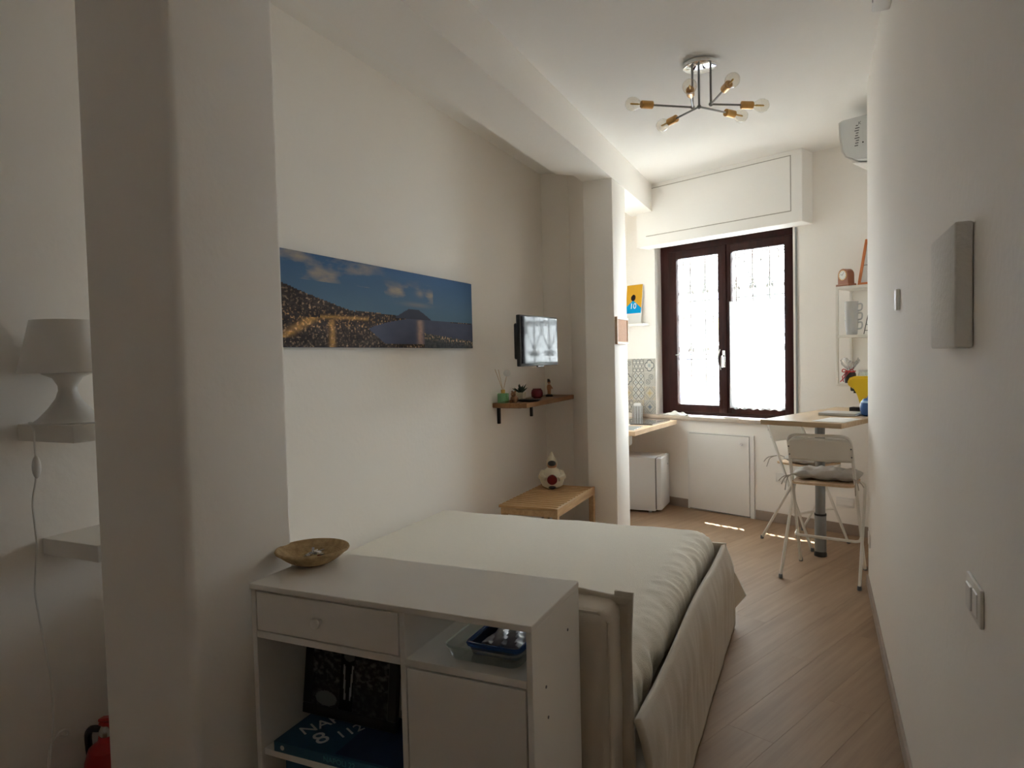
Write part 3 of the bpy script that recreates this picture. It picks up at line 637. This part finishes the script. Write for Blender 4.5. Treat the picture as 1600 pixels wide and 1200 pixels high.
obj('cover_seam', box(B(), -.072, -.069, 3.255, 3.263, 2.94, 3.08), 'ink', d)
# ------------------------------------------------------------------ ceiling lamp
CL = Vector((-.592, 3.985, 0)); NZ = 2.868
lp = thing('ceiling_light', 'six-armed ceiling lamp with clear bulbs and brass sockets', 'ceiling lamp', (CL.x, CL.y, ZC))
obj('ceiling_plate', lathe(B(), [(.085, -.001), (.092, -.004), (.092, -.026), (.086, -.03), (.0, -.03)], 40), 'chrome', lp)
zf = lambda x, y: (940+x/3.478, 60+y/3.478)
stem = [((480, 347), ((275, 362), (484, 303))), ((530, 372), ((405, 435), (675, 403))), ((585, 337), ((668, 275), (760, 362)))]
rel = lambda p: Vector(p)-Vector((CL.x, CL.y, ZC))
for nd, arms in stem:
    n = onZ(*zf(*nd), NZ); 
    top = Vector((n.x*.55+CL.x*.45, n.y*.55+CL.y*.45, ZC-.03)); n = Vector((top.x, top.y, NZ))
    n = onZ(*zf(*nd), NZ)
    n = Vector((max(CL.x-.075, min(CL.x+.075, n.x)), max(CL.y-.06, min(CL.y+.02, n.y)), NZ))
    st_ = obj('stem', tube(B(), [rel((n.x, n.y, ZC-.028)), rel(n)], .006, 8), 'nickel', lp)
    obj('joint', ball(B(), rel(n), .012), 'nickel', st_)
    for a in arms:
        e = onZ(*zf(*a), NZ-.004); dr_ = (e-n); ln = min(dr_.length, .27); dr_.normalize(); e = n+dr_*ln
        ar = obj('arm', tube(B(), [rel(n), rel(e)], .0055, 8), 'nickel', lp)
        obj('socket', lathe(B(), [(.012, -.004), (.021, 0), (.021, .062), (.018, .066)], 18, rel(e), dr_), 'brass', ar)
        lb = obj('bulb', lathe(B(), [(.014, .060), (.016, .070), (.026, .084), (.036, .104), (.037, .122), (.030, .142), (.014, .154), (.001, .157)], 20, rel(e), dr_), 'bulb', lp)
        obj('filament', lathe(B(), [(.002, .07), (.005, .085), (.005, .125), (.002, .13)], 8, rel(e), dr_), 'gold', lb)
# ------------------------------------------------------------------ far room: bar table and stools
TZ = 1.05
TS0, TS1, TT0, TT1 = .605, 1.125, -1.44, -.20
bt = tow(thing('bar_table', 'high wooden bar table on a single grey leg against the wall', 'table', W0, -TH))
obj('tabletop', box(B(), TS0, TS1, TT0, TT1, TZ-.032, TZ, .003, 1), 'tabletop', bt)
lg = obj('leg', lathe(B(), [(.034, .30), (.034, TZ-.036)], 24, (.70, -.727, 0)), 'grey', bt)
obj('lower_leg', lathe(B(), [(.040, .035), (.040, .305), (.038, .31)], 24, (.70, -.727, 0)), 'grey', lg)
obj('ring', lathe(B(), [(.0415, .298), (.0415, .312)], 24, (.70, -.727, 0)), 'black', lg)
obj('foot', lathe(B(), [(.044, 0), (.044, .022), (.036, .036)], 24, (.70, -.727, 0)), 'black', lg)
obj('mounting_plate', box(B(), .62, .78, -.81, -.65, TZ-.038, TZ-.0325), 'grey', bt)
def make_stool(label, loc, rz):
    st = thing('bar_stool', label, 'stool', loc, rz, None)
    yb, yf = -.225, .225
    # back frame: one bent tube from front foot up and over the backrest to the other front foot
    xt, xb = .185, .205
    f = lambda x, z: (x, yf-(yf+.215)*(z/.945), z)
    A = [f(-xb, .012), f(-.195, .5), f(-xt, .93), (-xt+.03, -.222, .955), (xt-.03, -.222, .955), f(xt, .93), f(.195, .5), f(xb, .012)]
    obj('back_frame', tube(B(), bend(A, .035, 5), .0105, 8), 'whitemetal', st)
    C = [(-.235, yb, .012), (-.222, .115, .565), (-.215, .15, .612), (.215, .15, .612), (.222, .115, .565), (.235, yb, .012)]
    obj('seat_frame', tube(B(), bend(C, .05, 5), .0105, 8), 'whitemetal', st)
    yz = lambda z: yf-(yf+.215)*(z/.945)
    obj('footrest', tube(B(), bend([(-.2, yz(.25), .25), (-.2, yz(.25)-.07, .235), (.2, yz(.25)-.07, .235), (.2, yz(.25), .25)], .035, 5), .010, 8), 'whitemetal', st)
    obj('brace', tube(B(), [(-.226, -.03, .33), (.226, -.03, .33)], .006, 6), 'whitemetal', st) if False else None
    def pan(u, v):
        x = -.19+.38*u; z = .785+.155*v; e = abs(u-.5)*2
        if v > .6: z -= .03*max(0, e-.8)/.2*(v-.6)/.4
        return Vector((x, yz(z)-.005-.022*(1-e*e), z))
    br = obj('backrest', grid(pan, 24, 8), 'whitemetal', st, solid=.008)
    for x in (-.186, .186):
        for z in (.82, .875): obj('rivet', ball(B(), (x, yz(z)-.013, z), .005), 'ink', br)
    b = prism(B(), rounded_rect(-.19, .19, -.135, .195, .05), .618, .632); obj('seat', b, 'pine', st)
    for x, y in ((-.235, yb), (.235, yb), (-xb, yf), (xb, yf)): obj('foot_cap', lathe(B(), [(.0125, 0), (.0135, .004), (.0125, .026)], 10, (x, y, 0)), 'ink', st)
    return st
def make_cushion(label, loc, rz):
    cu = thing('seat_cushion', label, 'cushion', loc, rz)
    tuft = [(-.095, .035), (.095, .035), (-.095, .14), (.095, .14), (0, .088)]
    def sf(sg):
        def fn(u, v):
            a, c = u*2-1, v*2-1; x = .208*a*(1-.05*c*c); y = .143*c*(1-.05*a*a)+.088
            h = (max(0, 1-abs(a)**3.2)*max(0, 1-abs(c)**3.2))**.5
            for tx, ty in tuft: h *= 1-.7*math.exp(-((x-tx)**2+(y-ty)**2)/.0011)
            h *= .74+.26*math.cos(x*46)*math.cos((y-.088)*52)+.06*math.sin(x*90+y*40)
            return Vector((x, y, (.034+.050*h) if sg > 0 else (.034-.030*min(1, h*1.6))))
        return fn
    bm = grid(sf(1), 30, 28); me = bpy.data.meshes.new('t'); b2 = grid(sf(-1), 30, 28); b2.to_mesh(me); b2.free(); bm.from_mesh(me); bmesh.ops.remove_doubles(bm, verts=bm.verts, dist=.0008)
    obj('pad', bm, 'cushion', cu, ang=80)
    for sx in (-1, 1):
        tb_ = B()
        for k, (dx, dy, dz) in enumerate(((.03, -.07, -.05), (.055, -.04, -.035), (.01, -.06, -.09))):
            tube(tb_, bend([(.165*sx, -.045, .035), (.166*sx, -.10, .05), (.20*sx, -.135, .04), ((.20+dx*.6)*sx, -.135+dy*.6, .045+dz*.3), ((.20+dx)*sx, -.135+dy, .04+dz)], .02, 3), .0035, 5)
        obj('tie', tb_, 'cushion', cu)
    return cu
a1 = R(-11); c1 = Vector((.045, 4.945, 0))
make_stool('white folding bar stool with its back to the bed, in front of the table', c1, a1)
cz = Vector((0, 0, .6325))
make_cushion('grey tufted seat cushion on the stool in front of the bar table', c1+cz, a1)
fwd = Vector((.365, -.29, 0)).normalized(); a2 = math.atan2(-fwd.x, fwd.y)
c2 = (Vector((-.402, 5.765, 0))+Vector((-.037, 5.475, 0)))/2 + Vector((-fwd.y, fwd.x, 0))*.21
make_stool('white folding bar stool facing the wall at the table end near the window', c2, a2)
make_cushion('grey tufted seat cushion on the stool nearer the window', c2+cz, a2)
# things on the bar table (table frame: x along the window wall)
def ontable(u, v):
    p = onZ(u, v, TZ); d_ = p-W0; return d_.dot(E1), d_.dot(E2)
def tt(name, label, cat, s, t, z=TZ+.0005, rz=0., group=None): return thing(name, label, cat, FP(s, t, z), -TH+rz, group)
d = tt('paper_sheet', 'white paper sheet lying on the bar table', 'paper', 1.02, -1.24)
obj('sheet', grid(lambda u, v: Vector((-.10+.20*u, -.15+.30*v, .001+.002*math.sin(u*3)*v)), 8, 8), 'paper', d, solid=.0008)
d = tt('laptop', 'closed grey laptop lying on the bar table before the coffee machine', 'laptop', .90, -.86, rz=R(5))
obj('lower_case', box(B(), -.12, .12, -.10, .10, .002, .012, .004, 2), 'acgrey', d); obj('lid', box(B(), -.12, .12, -.10, .10, .0125, .020, .004, 2), 'cup', d)
cm = tt('coffee_machine', 'yellow capsule coffee machine with black spout on the bar table', 'coffee machine', 0.972, -.60, rz=R(0)); cm.scale = (.74, .74, .74)
body = [(.085, 0), (.085, .30), (.07, .335), (.03, .35), (-.09, .35), (-.135, .335), (-.155, .30), (-.150, .265), (-.115, .235), (-.05, .20), (-.035, .16), (-.035, 0)]
b = B(); va = [b.verts.new((x, -.06, z)) for x, z in body]; vb = [b.verts.new((x, .06, z)) for x, z in body]; b.faces.new(va); b.faces.new(vb[::-1])
for i in range(len(body)): b.faces.new((va[i], vb[i], vb[(i+1) % len(body)], va[(i+1) % len(body)]))
bmesh.ops.bevel(b, geom=[e for e in b.edges if len(e.link_faces) == 2 and any(len(f.verts) > 4 for f in e.link_faces)], offset=.02, segments=3, affect='EDGES')
obj('body', b, 'yellow', cm, ang=50)
obj('spout', box(box(B(), -.135, -.06, -.035, .035, .205, .255, .012, 2), -.11, -.085, -.012, .012, .185, .21), 'black', cm)
obj('drip_tray', box(B(), -.14, -.036, -.045, .045, 0, .05, .006, 2), 'black', cm)
pt = tt('enamel_pot', 'dark blue enamel pot with a pale striped rim on the bar table', 'pot', 1.075, -.85, z=TZ+.0005); pt.scale = (.70, .70, .78)
obj('pot', lathe(B(), [(.04, 0), (.06, .01), (.075, .05), (.078, .085), (.070, .115)], 28), 'blue', pt)
obj('rim_band', lathe(B(), [(.0705, .113), (.066, .125), (.055, .135)], 28), 'lightblue', pt)
obj('lid', lathe(B(), [(.058, .134), (.045, .15), (.012, .158), (.010, .172), (.0, .175)], 28), 'blue', pt)
# ------------------------------------------------------------------ wall shelf unit in the corner
US0, US1, UT = .652, 1.10, -.28
un = tow(thing('shelf_unit', 'white metal open shelf unit in the corner above the bar table', 'shelf', W0, -TH))
for s in (US0, US1):
    for t in (UT, -.016): obj('post', box(B(), s-.009, s+.009, t-.009 if t == UT else t, t+.009 if t == UT else -.001, 1.228, 1.985, .002, 1), 'whitemetal', un)
ZS = (1.985, 1.612, 1.240)
for z in ZS: obj('shelf', box(B(), US0+.0095, US1-.0095, UT-.009, -.002, z-.022, z, .002, 1), 'whitemetal', un)
for z in ZS: obj('side_bar', box(B(), US0-.009, US0+.0095, UT+.0095, -.0165, z-.02, z-.002), 'whitemetal', un)
for z in ZS[:1]: obj('bracket', tube(B(), [(US0+.02, -.012, z-.09), (US0+.02, -.075, z-.024), (US0+.02, -.012, z-.024)], .006, 6), 'whitemetal', un)
def us(name, label, cat, s, t, z, rz=0., group=None): return thing(name, label, cat, FP(s, t, z+.0005), -TH+rz, group)
ck = us('mantel_clock', 'small round-topped wooden mantel clock on top of the shelf unit', 'clock', .700, -.232, ZS[0], R(-25))
prf = [(-.05, .018), (-.05, .085)]+[(.05*math.cos(R(180-a)), .085+.05*math.sin(R(180-a))) for a in range(15, 180, 15)]+[(.05, .085), (.05, .018)]
b = B(); va = [b.verts.new((x, -.03, z)) for x, z in prf]; vb = [b.verts.new((x, .03, z)) for x, z in prf]; b.faces.new(va); b.faces.new(vb[::-1])
for i in range(len(prf)): b.faces.new((va[i], vb[i], vb[(i+1) % len(prf)], va[(i+1) % len(prf)]))
obj('case', b, 'walnut', ck); obj('base', box(B(), -.065, .065, -.04, .04, 0, .018, .004, 1), 'walnut', ck)
fc = obj('dial', lathe(B(), [(.036, 0), (.036, .004), (.0, .004)], 28, (0, -.030, .085), (0, -1, 0)), 'paper', ck)
obj('bezel', tube(B(), [(.037*math.cos(R(a)), -.033, .085+.037*math.sin(R(a))) for a in range(0, 360, 15)], .003, 6, closed=True), 'brass', fc)
for a, l in ((60, .026), (160, .019)): o = obj('hand', box(B(), 0, l, -.0355, -.0345, -.0012, .0012), 'black', fc); o.location = (0, 0, .085); o.rotation_euler = (0, R(-a), 0)
m0 = None
for k in range(12): obj('hour_mark', box(B(), .030*math.cos(R(30*k))-.0018, .030*math.cos(R(30*k))+.0018, -.0352, -.0342, .085+.030*math.sin(R(30*k))-.0018, .085+.030*math.sin(R(30*k))+.0018), 'black', fc, smooth=False)
of = us('framed_print', 'orange framed print leaning on top of the shelf unit', 'picture frame', .903, -.185, ZS[0])
b = B(); fw_, fh_ = .27, .40
for x0, x1, z0, z1 in ((-fw_/2, fw_/2, 0, .02), (-fw_/2, fw_/2, fh_-.02, fh_), (-fw_/2, -fw_/2+.02, .02, fh_-.02), (fw_/2-.02, fw_/2, .02, fh_-.02)): box(b, x0, x1, -.009, .009, z0, z1, .002, 1)
o = obj('frame', b, 'orange', of); o.rotation_euler = (R(-24), 0, 0); o.location = (0, 0, .003)
def sketch(u, v):
    c = .74
    if .12 < v < .32 and (abs((v*100) % 6-3) < 1.0) and abs(u-.5) < .3 and fbm(u*20, v*20, 9) > .45: c = .35
    if v > .4 and v < .85 and (abs(u-.35-.1*(v-.4)) < .012 or abs(u-.5-.25*(v-.4)) < .012 or abs(v-.42) < .01 and u < .7 or abs(v-.72) < .008 and .25 < u < .7): c = .2
    return (c, c, c*.98)
o = printed('print', fw_-.036, fh_-.036, 40, 60, sketch, of); o.location = (0, .006, .020); o.rotation_euler = (R(-24), 0, 0)
for i in range(3):
    cp = us('stacked_cup', ('pale grey cup at the bottom of the stack on the shelf unit', 'pale grey cup in the middle of the stack on the shelf unit', 'pale grey cup on top of the stack on the shelf unit')[i], 'cup', .728, -.20, ZS[1]+.070*i, 0, 'cups stacked on the shelf unit')
    cp.scale = (1.18, 1.18, 1.32)
    obj('cup', lathe(B(), [(.030, 0), (.033, .004), (.041, .085), (.0425, .088), (.039, .086), (.031, .010), (.0, .008)], 26), 'cup', cp)
    obj('handle', tube(B(), bend([(.0402, 0, .072), (.066, 0, .074), (.064, 0, .036), (.0372, 0, .034)], .015, 4), .005, 7), 'cup', cp)
wr = us('wire_rack', 'black wire rack leaning on the middle shelf of the unit', 'rack', .87, -.13, ZS[1]); 
for s_ in (-.05, .05): obj('upright', tube(B(), [(s_, -.08, .003), (s_+.02, .02, .27)], .003, 6), 'blackmetal', wr)
for k in range(6): z = .03+k*.045; obj('rung', tube(B(), [(-.05+.02*z/.27, -.08+.1*z/.27, z), (.05+.02*z/.27, -.08+.1*z/.27, z)], .0022, 5), 'blackmetal', wr)
gj = us('gift_jar', 'gift-wrapped dark jar with a red ribbon and cellophane on the lowest shelf', 'gift jar', .712, -.19, ZS[2])
obj('jar', lathe(B(), [(.038, 0), (.042, .01), (.042, .07), (.034, .085)], 22), 'coffee', gj)
obj('ribbon', tube(B(), [(.036*math.cos(R(a)), .036*math.sin(R(a)), .09+.004*math.sin(R(a*3))) for a in range(0, 360, 20)], .005, 6, closed=True), 'red', gj)
b = B()
for sx in (-1, 1): tube(b, bend([(0, -.036, .09), (.035*sx, -.05, .115), (.045*sx, -.05, .085), (0, -.04, .088)], .02, 4), .004, 6); tube(b, [(-.01*sx, -.04, .088), (-.03-.01*sx, -.05, .05), (-.042+.012*sx, -.052, .01)], .004, 6)
obj('bow', b, 'red', gj)
b = B()
for k in range(9):
    a = R(k*40); c0, c1_ = Vector((.012*math.cos(a), .012*math.sin(a), .09)), Vector((.065*math.cos(a+.2), .065*math.sin(a+.2), .165+.02*math.sin(k*2.3)))
    sd = Vector((-math.sin(a), math.cos(a), .2))*.022
    b.faces.new([b.verts.new(x) for x in (c0, c1_-sd, c1_+Vector((0, 0, .02)), c1_+sd)])
obj('cellophane', b, 'filmwhite', gj, solid=.0006)
for i, (s, t) in enumerate(((.80, -.17), (.885, -.19))):
    j = us('glass_jar', ('clear glass jar beside the gift jar', 'clear glass jar near the end of the lowest shelf')[i], 'jar', s, t, ZS[2])
    obj('jar', lathe(B(), [(.032, 0), (.036, .006), (.036, .07), (.03, .08), (.03, .085)], 22), 'clear', j); obj('lid', lathe(B(), [(.033, .085), (.033, .10), (.0, .101)], 22), 'acgrey', j)
# ------------------------------------------------------------------ air conditioner on the bent right wall
ac = tow(thing('air_conditioner', 'white split air conditioner under the ceiling above the bar table', 'air conditioner', W0, -TH))
AF = .888
pf = [(1.128, 2.775), (1.128, 3.062), (.91, 3.062), (AF, 3.05), (AF+.004, 2.95), (AF+.018, 2.855), (AF+.04, 2.815), (.98, 2.785), (1.06, 2.775)]
b = B(); va = [b.verts.new((s, -.82, z)) for s, z in pf]; vb = [b.verts.new((s, -.04, z)) for s, z in pf]; b.faces.new(va); b.faces.new(vb[::-1])
for i in range(len(pf)): b.faces.new((va[i], vb[i], vb[(i+1) % len(pf)], va[(i+1) % len(pf)]))
obj('casing', b, 'acgrey', ac, ang=40)
b = B(); q_ = [(s, z) for s, z in pf[2:8]]; off = lambda s, z: (s-.006, z-.004)
va = [b.verts.new((*(off(s, z)[:1]), -.826, off(s, z)[1])) for s, z in q_]; vb = [b.verts.new((off(s, z)[0], -.034, off(s, z)[1])) for s, z in q_]
for i in range(len(q_)-1): b.faces.new((va[i], vb[i], vb[i+1], va[i+1]))
obj('front_cover', b, 'plastic', ac, solid=.006)
lv = obj('louvre', box(B(), -.075, .075, -.75, -.1, -.004, .004, .002, 1), 'plastic', ac); lv.location = (1.01, 0, 2.768); lv.rotation_euler = (0, R(12), 0)
lb = obj('rating_label', box(B(), .975, 1.035, -.8215, -.8203, 2.86, 3.03), 'acgrey', ac, smooth=False)
for k in range(9): obj('print_line', box(B(), .982+.004*(k % 3), 1.004+.003*(k % 4), -.8222, -.8214, 2.868+k*.0165, 2.875+k*.0165), 'ink', lb, smooth=False)
text('lettering', 'K', 'ink', lb, (1.015, -.822, 3.015), (R(90), 0, 0), .03)
obj('indicator', lathe(B(), [(.005, 0), (.005, .002)], 10, (1.035, -.8205, 2.885), (0, -1, 0)), 'black', ac)
# ------------------------------------------------------------------ kitchen nook
fg = thing('mini_fridge', 'small white refrigerator under the wooden kitchen counter', 'refrigerator', (0, 0, 0))
FX0, FX1, FY0, FY1, FZ = -1.79, -1.335, 6.325, 6.705, .525
obj('cabinet', box(B(), FX0, FX1-.06, FY0, FY1, .02, FZ, .006, 2), 'appliance', fg)
dd = obj('door', box(B(), FX1-.052, FX1, FY0, FY1, .03, FZ, .012, 3), 'appliance', fg)
obj('handle_recess', box(B(), FX1-.050, FX1-.012, FY0+.06, FY1-.06, FZ-.002, FZ+.008, .003, 1), 'white', dd)
obj('badge', box(B(), FX1-.001, FX1+.001, FY1-.10, FY1-.085, FZ-.10, FZ-.085), 'ink', dd)
obj('gasket', box(B(), FX1-.0605, FX1-.0515, FY0+.006, FY1-.006, .04, FZ-.006), 'ink', fg, smooth=False)
for x, y in ((FX0+.05, FY0+.05), (FX0+.05, FY1-.05), (FX1-.12, FY0+.04), (FX1-.12, FY1-.05)): obj('foot', lathe(B(), [(.016, 0), (.016, .021)], 12, (x, y, 0)), 'plastic', fg)
kc = thing('kitchen_counter', 'light wooden kitchen worktop beside the window', 'worktop', (0, 0, 0))
pA, pB_ = FP(-.96, -.04), FP(-1.63, -.002)
poly = [(-1.985, 6.36), (-1.575, 5.60), (-1.40, 5.60), (-1.33, 6.15), (-1.252, 6.62), (pA.x, pA.y), (FP(-1.44, -.04).x, FP(-1.44, -.04).y), (FP(-1.44, -.003).x, FP(-1.44, -.003).y), (-1.985, FP(-1.70, -.01).y-.02)]
obj('worktop', prism(B(), poly, .815, .853), 'pine', kc, smooth=False)
bs = obj('basin', box(B(), -1.58, -1.43, 5.68, 6.02, .8525, .856, .001, 1), 'steel', kc); obj('basin_hollow', box(B(), -1.565, -1.445, 5.70, 6.0, .8555, .8568), 'grey', bs)
obj('drain_pipe', tube(B(), bend([(-1.50, 5.83, .812), (-1.50, 5.83, .72), (-1.56, 5.95, .70), (-1.75, 6.15, .70)], .04), .018, 8), 'plastic', kc)
obj('bracket', box(B(), -1.90, -1.45, 6.38, 6.41, .79, .8145), 'whitemetal', kc)
hb_ = tag(obj('induction_hob', prism(B(), [(-1.80, 6.16), (-1.37, 6.12), (-1.30, 6.58), (-1.80, 6.72)], .8535, .866), 'hob', smooth=False), 'flat black glass hob on the wooden worktop', 'hob')
dk = thing('dish_rack', 'white wire dish rack standing on the worktop', 'dish rack', (-1.69, 6.05, .8540))
for k in range(6):
    y = -.03+k*.018
    obj('wire', tube(B(), bend([(-.08, y, .004), (-.08, y, .30), (.10, y, .34), (.11, y, .004)], .08, 5), .003, 5), 'whitemetal', dk)
obj('base_wire', tube(B(), [(-.085, -.04, .004), (.115, -.04, .004), (.115, .07, .004), (-.085, .07, .004)], .003, 5, closed=True), 'whitemetal', dk)
ch = thing('cutlery_holder', 'grey ribbed cutlery holder in front of the patterned tiles', 'cutlery holder', (-1.655, 6.74, .8535))
b = B(); prof = [(.050, 0), (.052, .13), (.048, .13), (.046, .006)]; lathe(b, prof, 24); obj('cup', b, 'cup', ch)
for k in range(12): a = R(k*30); obj('rib', tube(B(), [(.0525*math.cos(a), .0525*math.sin(a), .006), (.0535*math.cos(a), .0535*math.sin(a), .128)], .004, 5), 'steel', ch)
obj('folded_sponge', box(B(), -.035, .035, -.03, .03, .125, .16, .012, 2), 'paper', ch)
# patterned tiles: each tile its own piece
bsx = tow(thing('tile_backsplash', 'patchwork of grey patterned tiles behind the worktop', 'backsplash', W0, -TH))
def tp(kind):
    dk_, lt_, bg_ = (.14, .15, .16), (.60, .59, .54), (.50, .49, .45)
    def fn(u, v):
        x, y = u-.5, v-.5; n = fbm(u*6, v*6, kind)*.10; base = tuple(c+n-.05 for c in bg_)
        if kind == 0:
            gx, gy = u*3, v*3.4; row = int(gy); fx_, fy_ = (gx+.5*(row % 2)) % 1-.5, gy % 1-.5
            return dk_ if abs(max(abs(fx_)*1.1, abs(fx_)*.55+abs(fy_)*.95)-.46) < .07 else lt_
        if kind == 1:
            r = max(abs(x), abs(y))*.0+min(math.hypot(abs(x)-.2, y), math.hypot(x, abs(y)-.2)); f = math.hypot(x, y)
            return dk_ if abs(r-.21) < .035 else ((.35, .42, .44) if abs(f-.1) < .03 else (lt_ if r < .21 else base))
        if kind == 2:
            d_ = (abs((u*2) % 1-.5)+abs((v*2) % 1-.5)); return dk_ if abs(d_-.5) < .07 else ((.38, .43, .46) if d_ < .2 else lt_)
        if kind == 3:
            for sx in (-1, 1):
                px_, py_ = x*sx-.16, y*sx-.16; r = math.hypot(px_, py_); a = math.atan2(py_, px_)
                if abs((r*9-a/(2*math.pi)) % 1-.5) < .16 and r < .24: return dk_
            return base
        d_ = abs(x)+abs(y); a = math.atan2(y, x)
        if math.hypot(x, y) < .09+.12*abs(math.cos(2*a))**3: return (.20, .24, .30) if kind == 4 else (.52, .42, .24)
        return (.34, .34, .33) if abs(d_-.46) < .04 or (d_ > .62 and d_ < .70) else (base if kind == 4 else (.55, .50, .40))
    return fn
lay = [[3, 0, 1], [1, 2, 3], [5, 2, 5], [0, 5, 4]]
tw_ = .138; pool = {}
for r_ in range(4):
    for c_ in range(3):
        kd = lay[r_][c_]
        s0 = SA-.008-(3-c_)*tw_; z1 = 1.457-r_*.140
        tl_ = obj('tile', box(B(), -tw_/2+.0008, tw_/2-.0008, -.007, -.0005, 0, .1385, .0008, 1), 'grout', bsx, smooth=False); tl_.location = (s0+tw_/2, 0, z1-.140)
        o = printed('glaze', tw_-.003, .137, 30, 30, tp(kd), tl_, 'tile'); o.location = (0, -.0074, .001)
# kitchen shelf, print, cork board
tow(tag(obj('kitchen_shelf', box(B(), -1.66, -1.285, -.12, -.001, 1.787, 1.812, .003, 1), 'white'), 'short white shelf on the wall beside the window', 'shelf'))
kp = thing('player_print', 'orange and blue art print of a footballer from behind wearing number 10', 'picture', FP(-1.445, -.075, 1.8125), -TH)
def player(u, v):
    if v < .26: return (.66, .66, .64)
    if (u-.45)**2/.022+(v-.665)**2/.0068 < 1: return (.02, .015, .012)
    if v < .60-.19*abs(u-.45)/.5: return (.0, .30, .62)
    return (.62, .34, .03)
cb_ = obj('panel', box(B(), -.098, .098, .0005, .012, 0, .40, .002, 1), 'paper', kp); cb_.rotation_euler = (R(-8), 0, 0); cb_.location = (0, 0, .002)
o = printed('print', .194, .398, 46, 80, player, cb_); o.location = (0, 0, .001)
text('lettering', '10', 'lettering', cb_, (-.005, -.001, .178), (R(90), 0, 0), .082)
ckb = thing('cork_board', 'small framed cork board hung on the pier beside the kitchen', 'cork board', (-1.44, 0, 0))
obj('board', box(B(), .001, .016, 5.19, 5.50, 1.60, 1.785), 'cork', ckb, smooth=False)
b = B()
for y0, y1, z0, z1 in ((5.175, 5.515, 1.585, 1.605), (5.175, 5.515, 1.78, 1.80), (5.175, 5.195, 1.605, 1.78), (5.495, 5.515, 1.605, 1.78)): box(b, .001, .022, y0, y1, z0, z1, .002, 1)
obj('frame', b, 'pine', ckb)
# hatch under the window, sockets, cloth on the sill
ht = tow(thing('access_hatch', 'white hatch door in the wall under the window', 'hatch', W0, -TH))
obj('hatch_frame', box(box(box(B(), -.862, -.845, -.012, -.0005, 0, .745), -.215, -.178, -.018, -.0005, 0, .745), -.862, -.178, -.012, -.0005, .738, .750), 'white', ht, smooth=False)
dp = obj('hatch_panel', box(B(), -.843, -.222, -.020, -.001, .012, .733, .002, 1), 'white', ht)
obj('gap', box(B(), -.8455, -.2195, -.004, -.0006, .004, .7365), 'ink', ht, smooth=False)
obj('knob', lathe(B(), [(.006, 0), (.006, .012), (.013, .018), (.011, .028), (.0, .03)], 14, (-.285, -.020, .665), (0, -1, 0)), 'chrome', dp)
for nm, s, z, wd, lbl in (('wall_socket', .06, .40, .085, 'white socket plate on the window wall behind the stool nearer the window'), ('wall_socket', .60, .26, .14, 'wide white socket plate low on the window wall behind the table leg')):
    so = tow(thing(nm, lbl, 'socket', W0, -TH)); pp = obj('plate', box(B(), s-wd/2, s+wd/2, -.009, -.0005, z-.04, z+.04, .003, 2), 'plastic', so); obj('insert', box(B(), s-wd/2+.012, s+wd/2-.012, -.011, -.0085, z-.022, z+.022, .001, 1), 'white', so)
def clo(u, v):
    s = -1.13+.25*u; t = .0+.085*v; h = .010+.028*abs(math.sin(u*7+v*3))*math.sin(math.pi*v)*math.sin(math.pi*u)+.008*nz(u*7, v*9)*math.sin(math.pi*u)
    return Vector((s+.01*math.sin(v*5), t-.02+.01*math.sin(u*12), .8975+max(.001, h*math.sin(math.pi*min(1, v*1.0))**.5 if v > 0 else .001)))
tow(tag(obj('white_cloth', grid(clo, 36, 16), 'fabricwhite', solid=.002), 'crumpled white cloth on the stone window sill', 'cloth'))
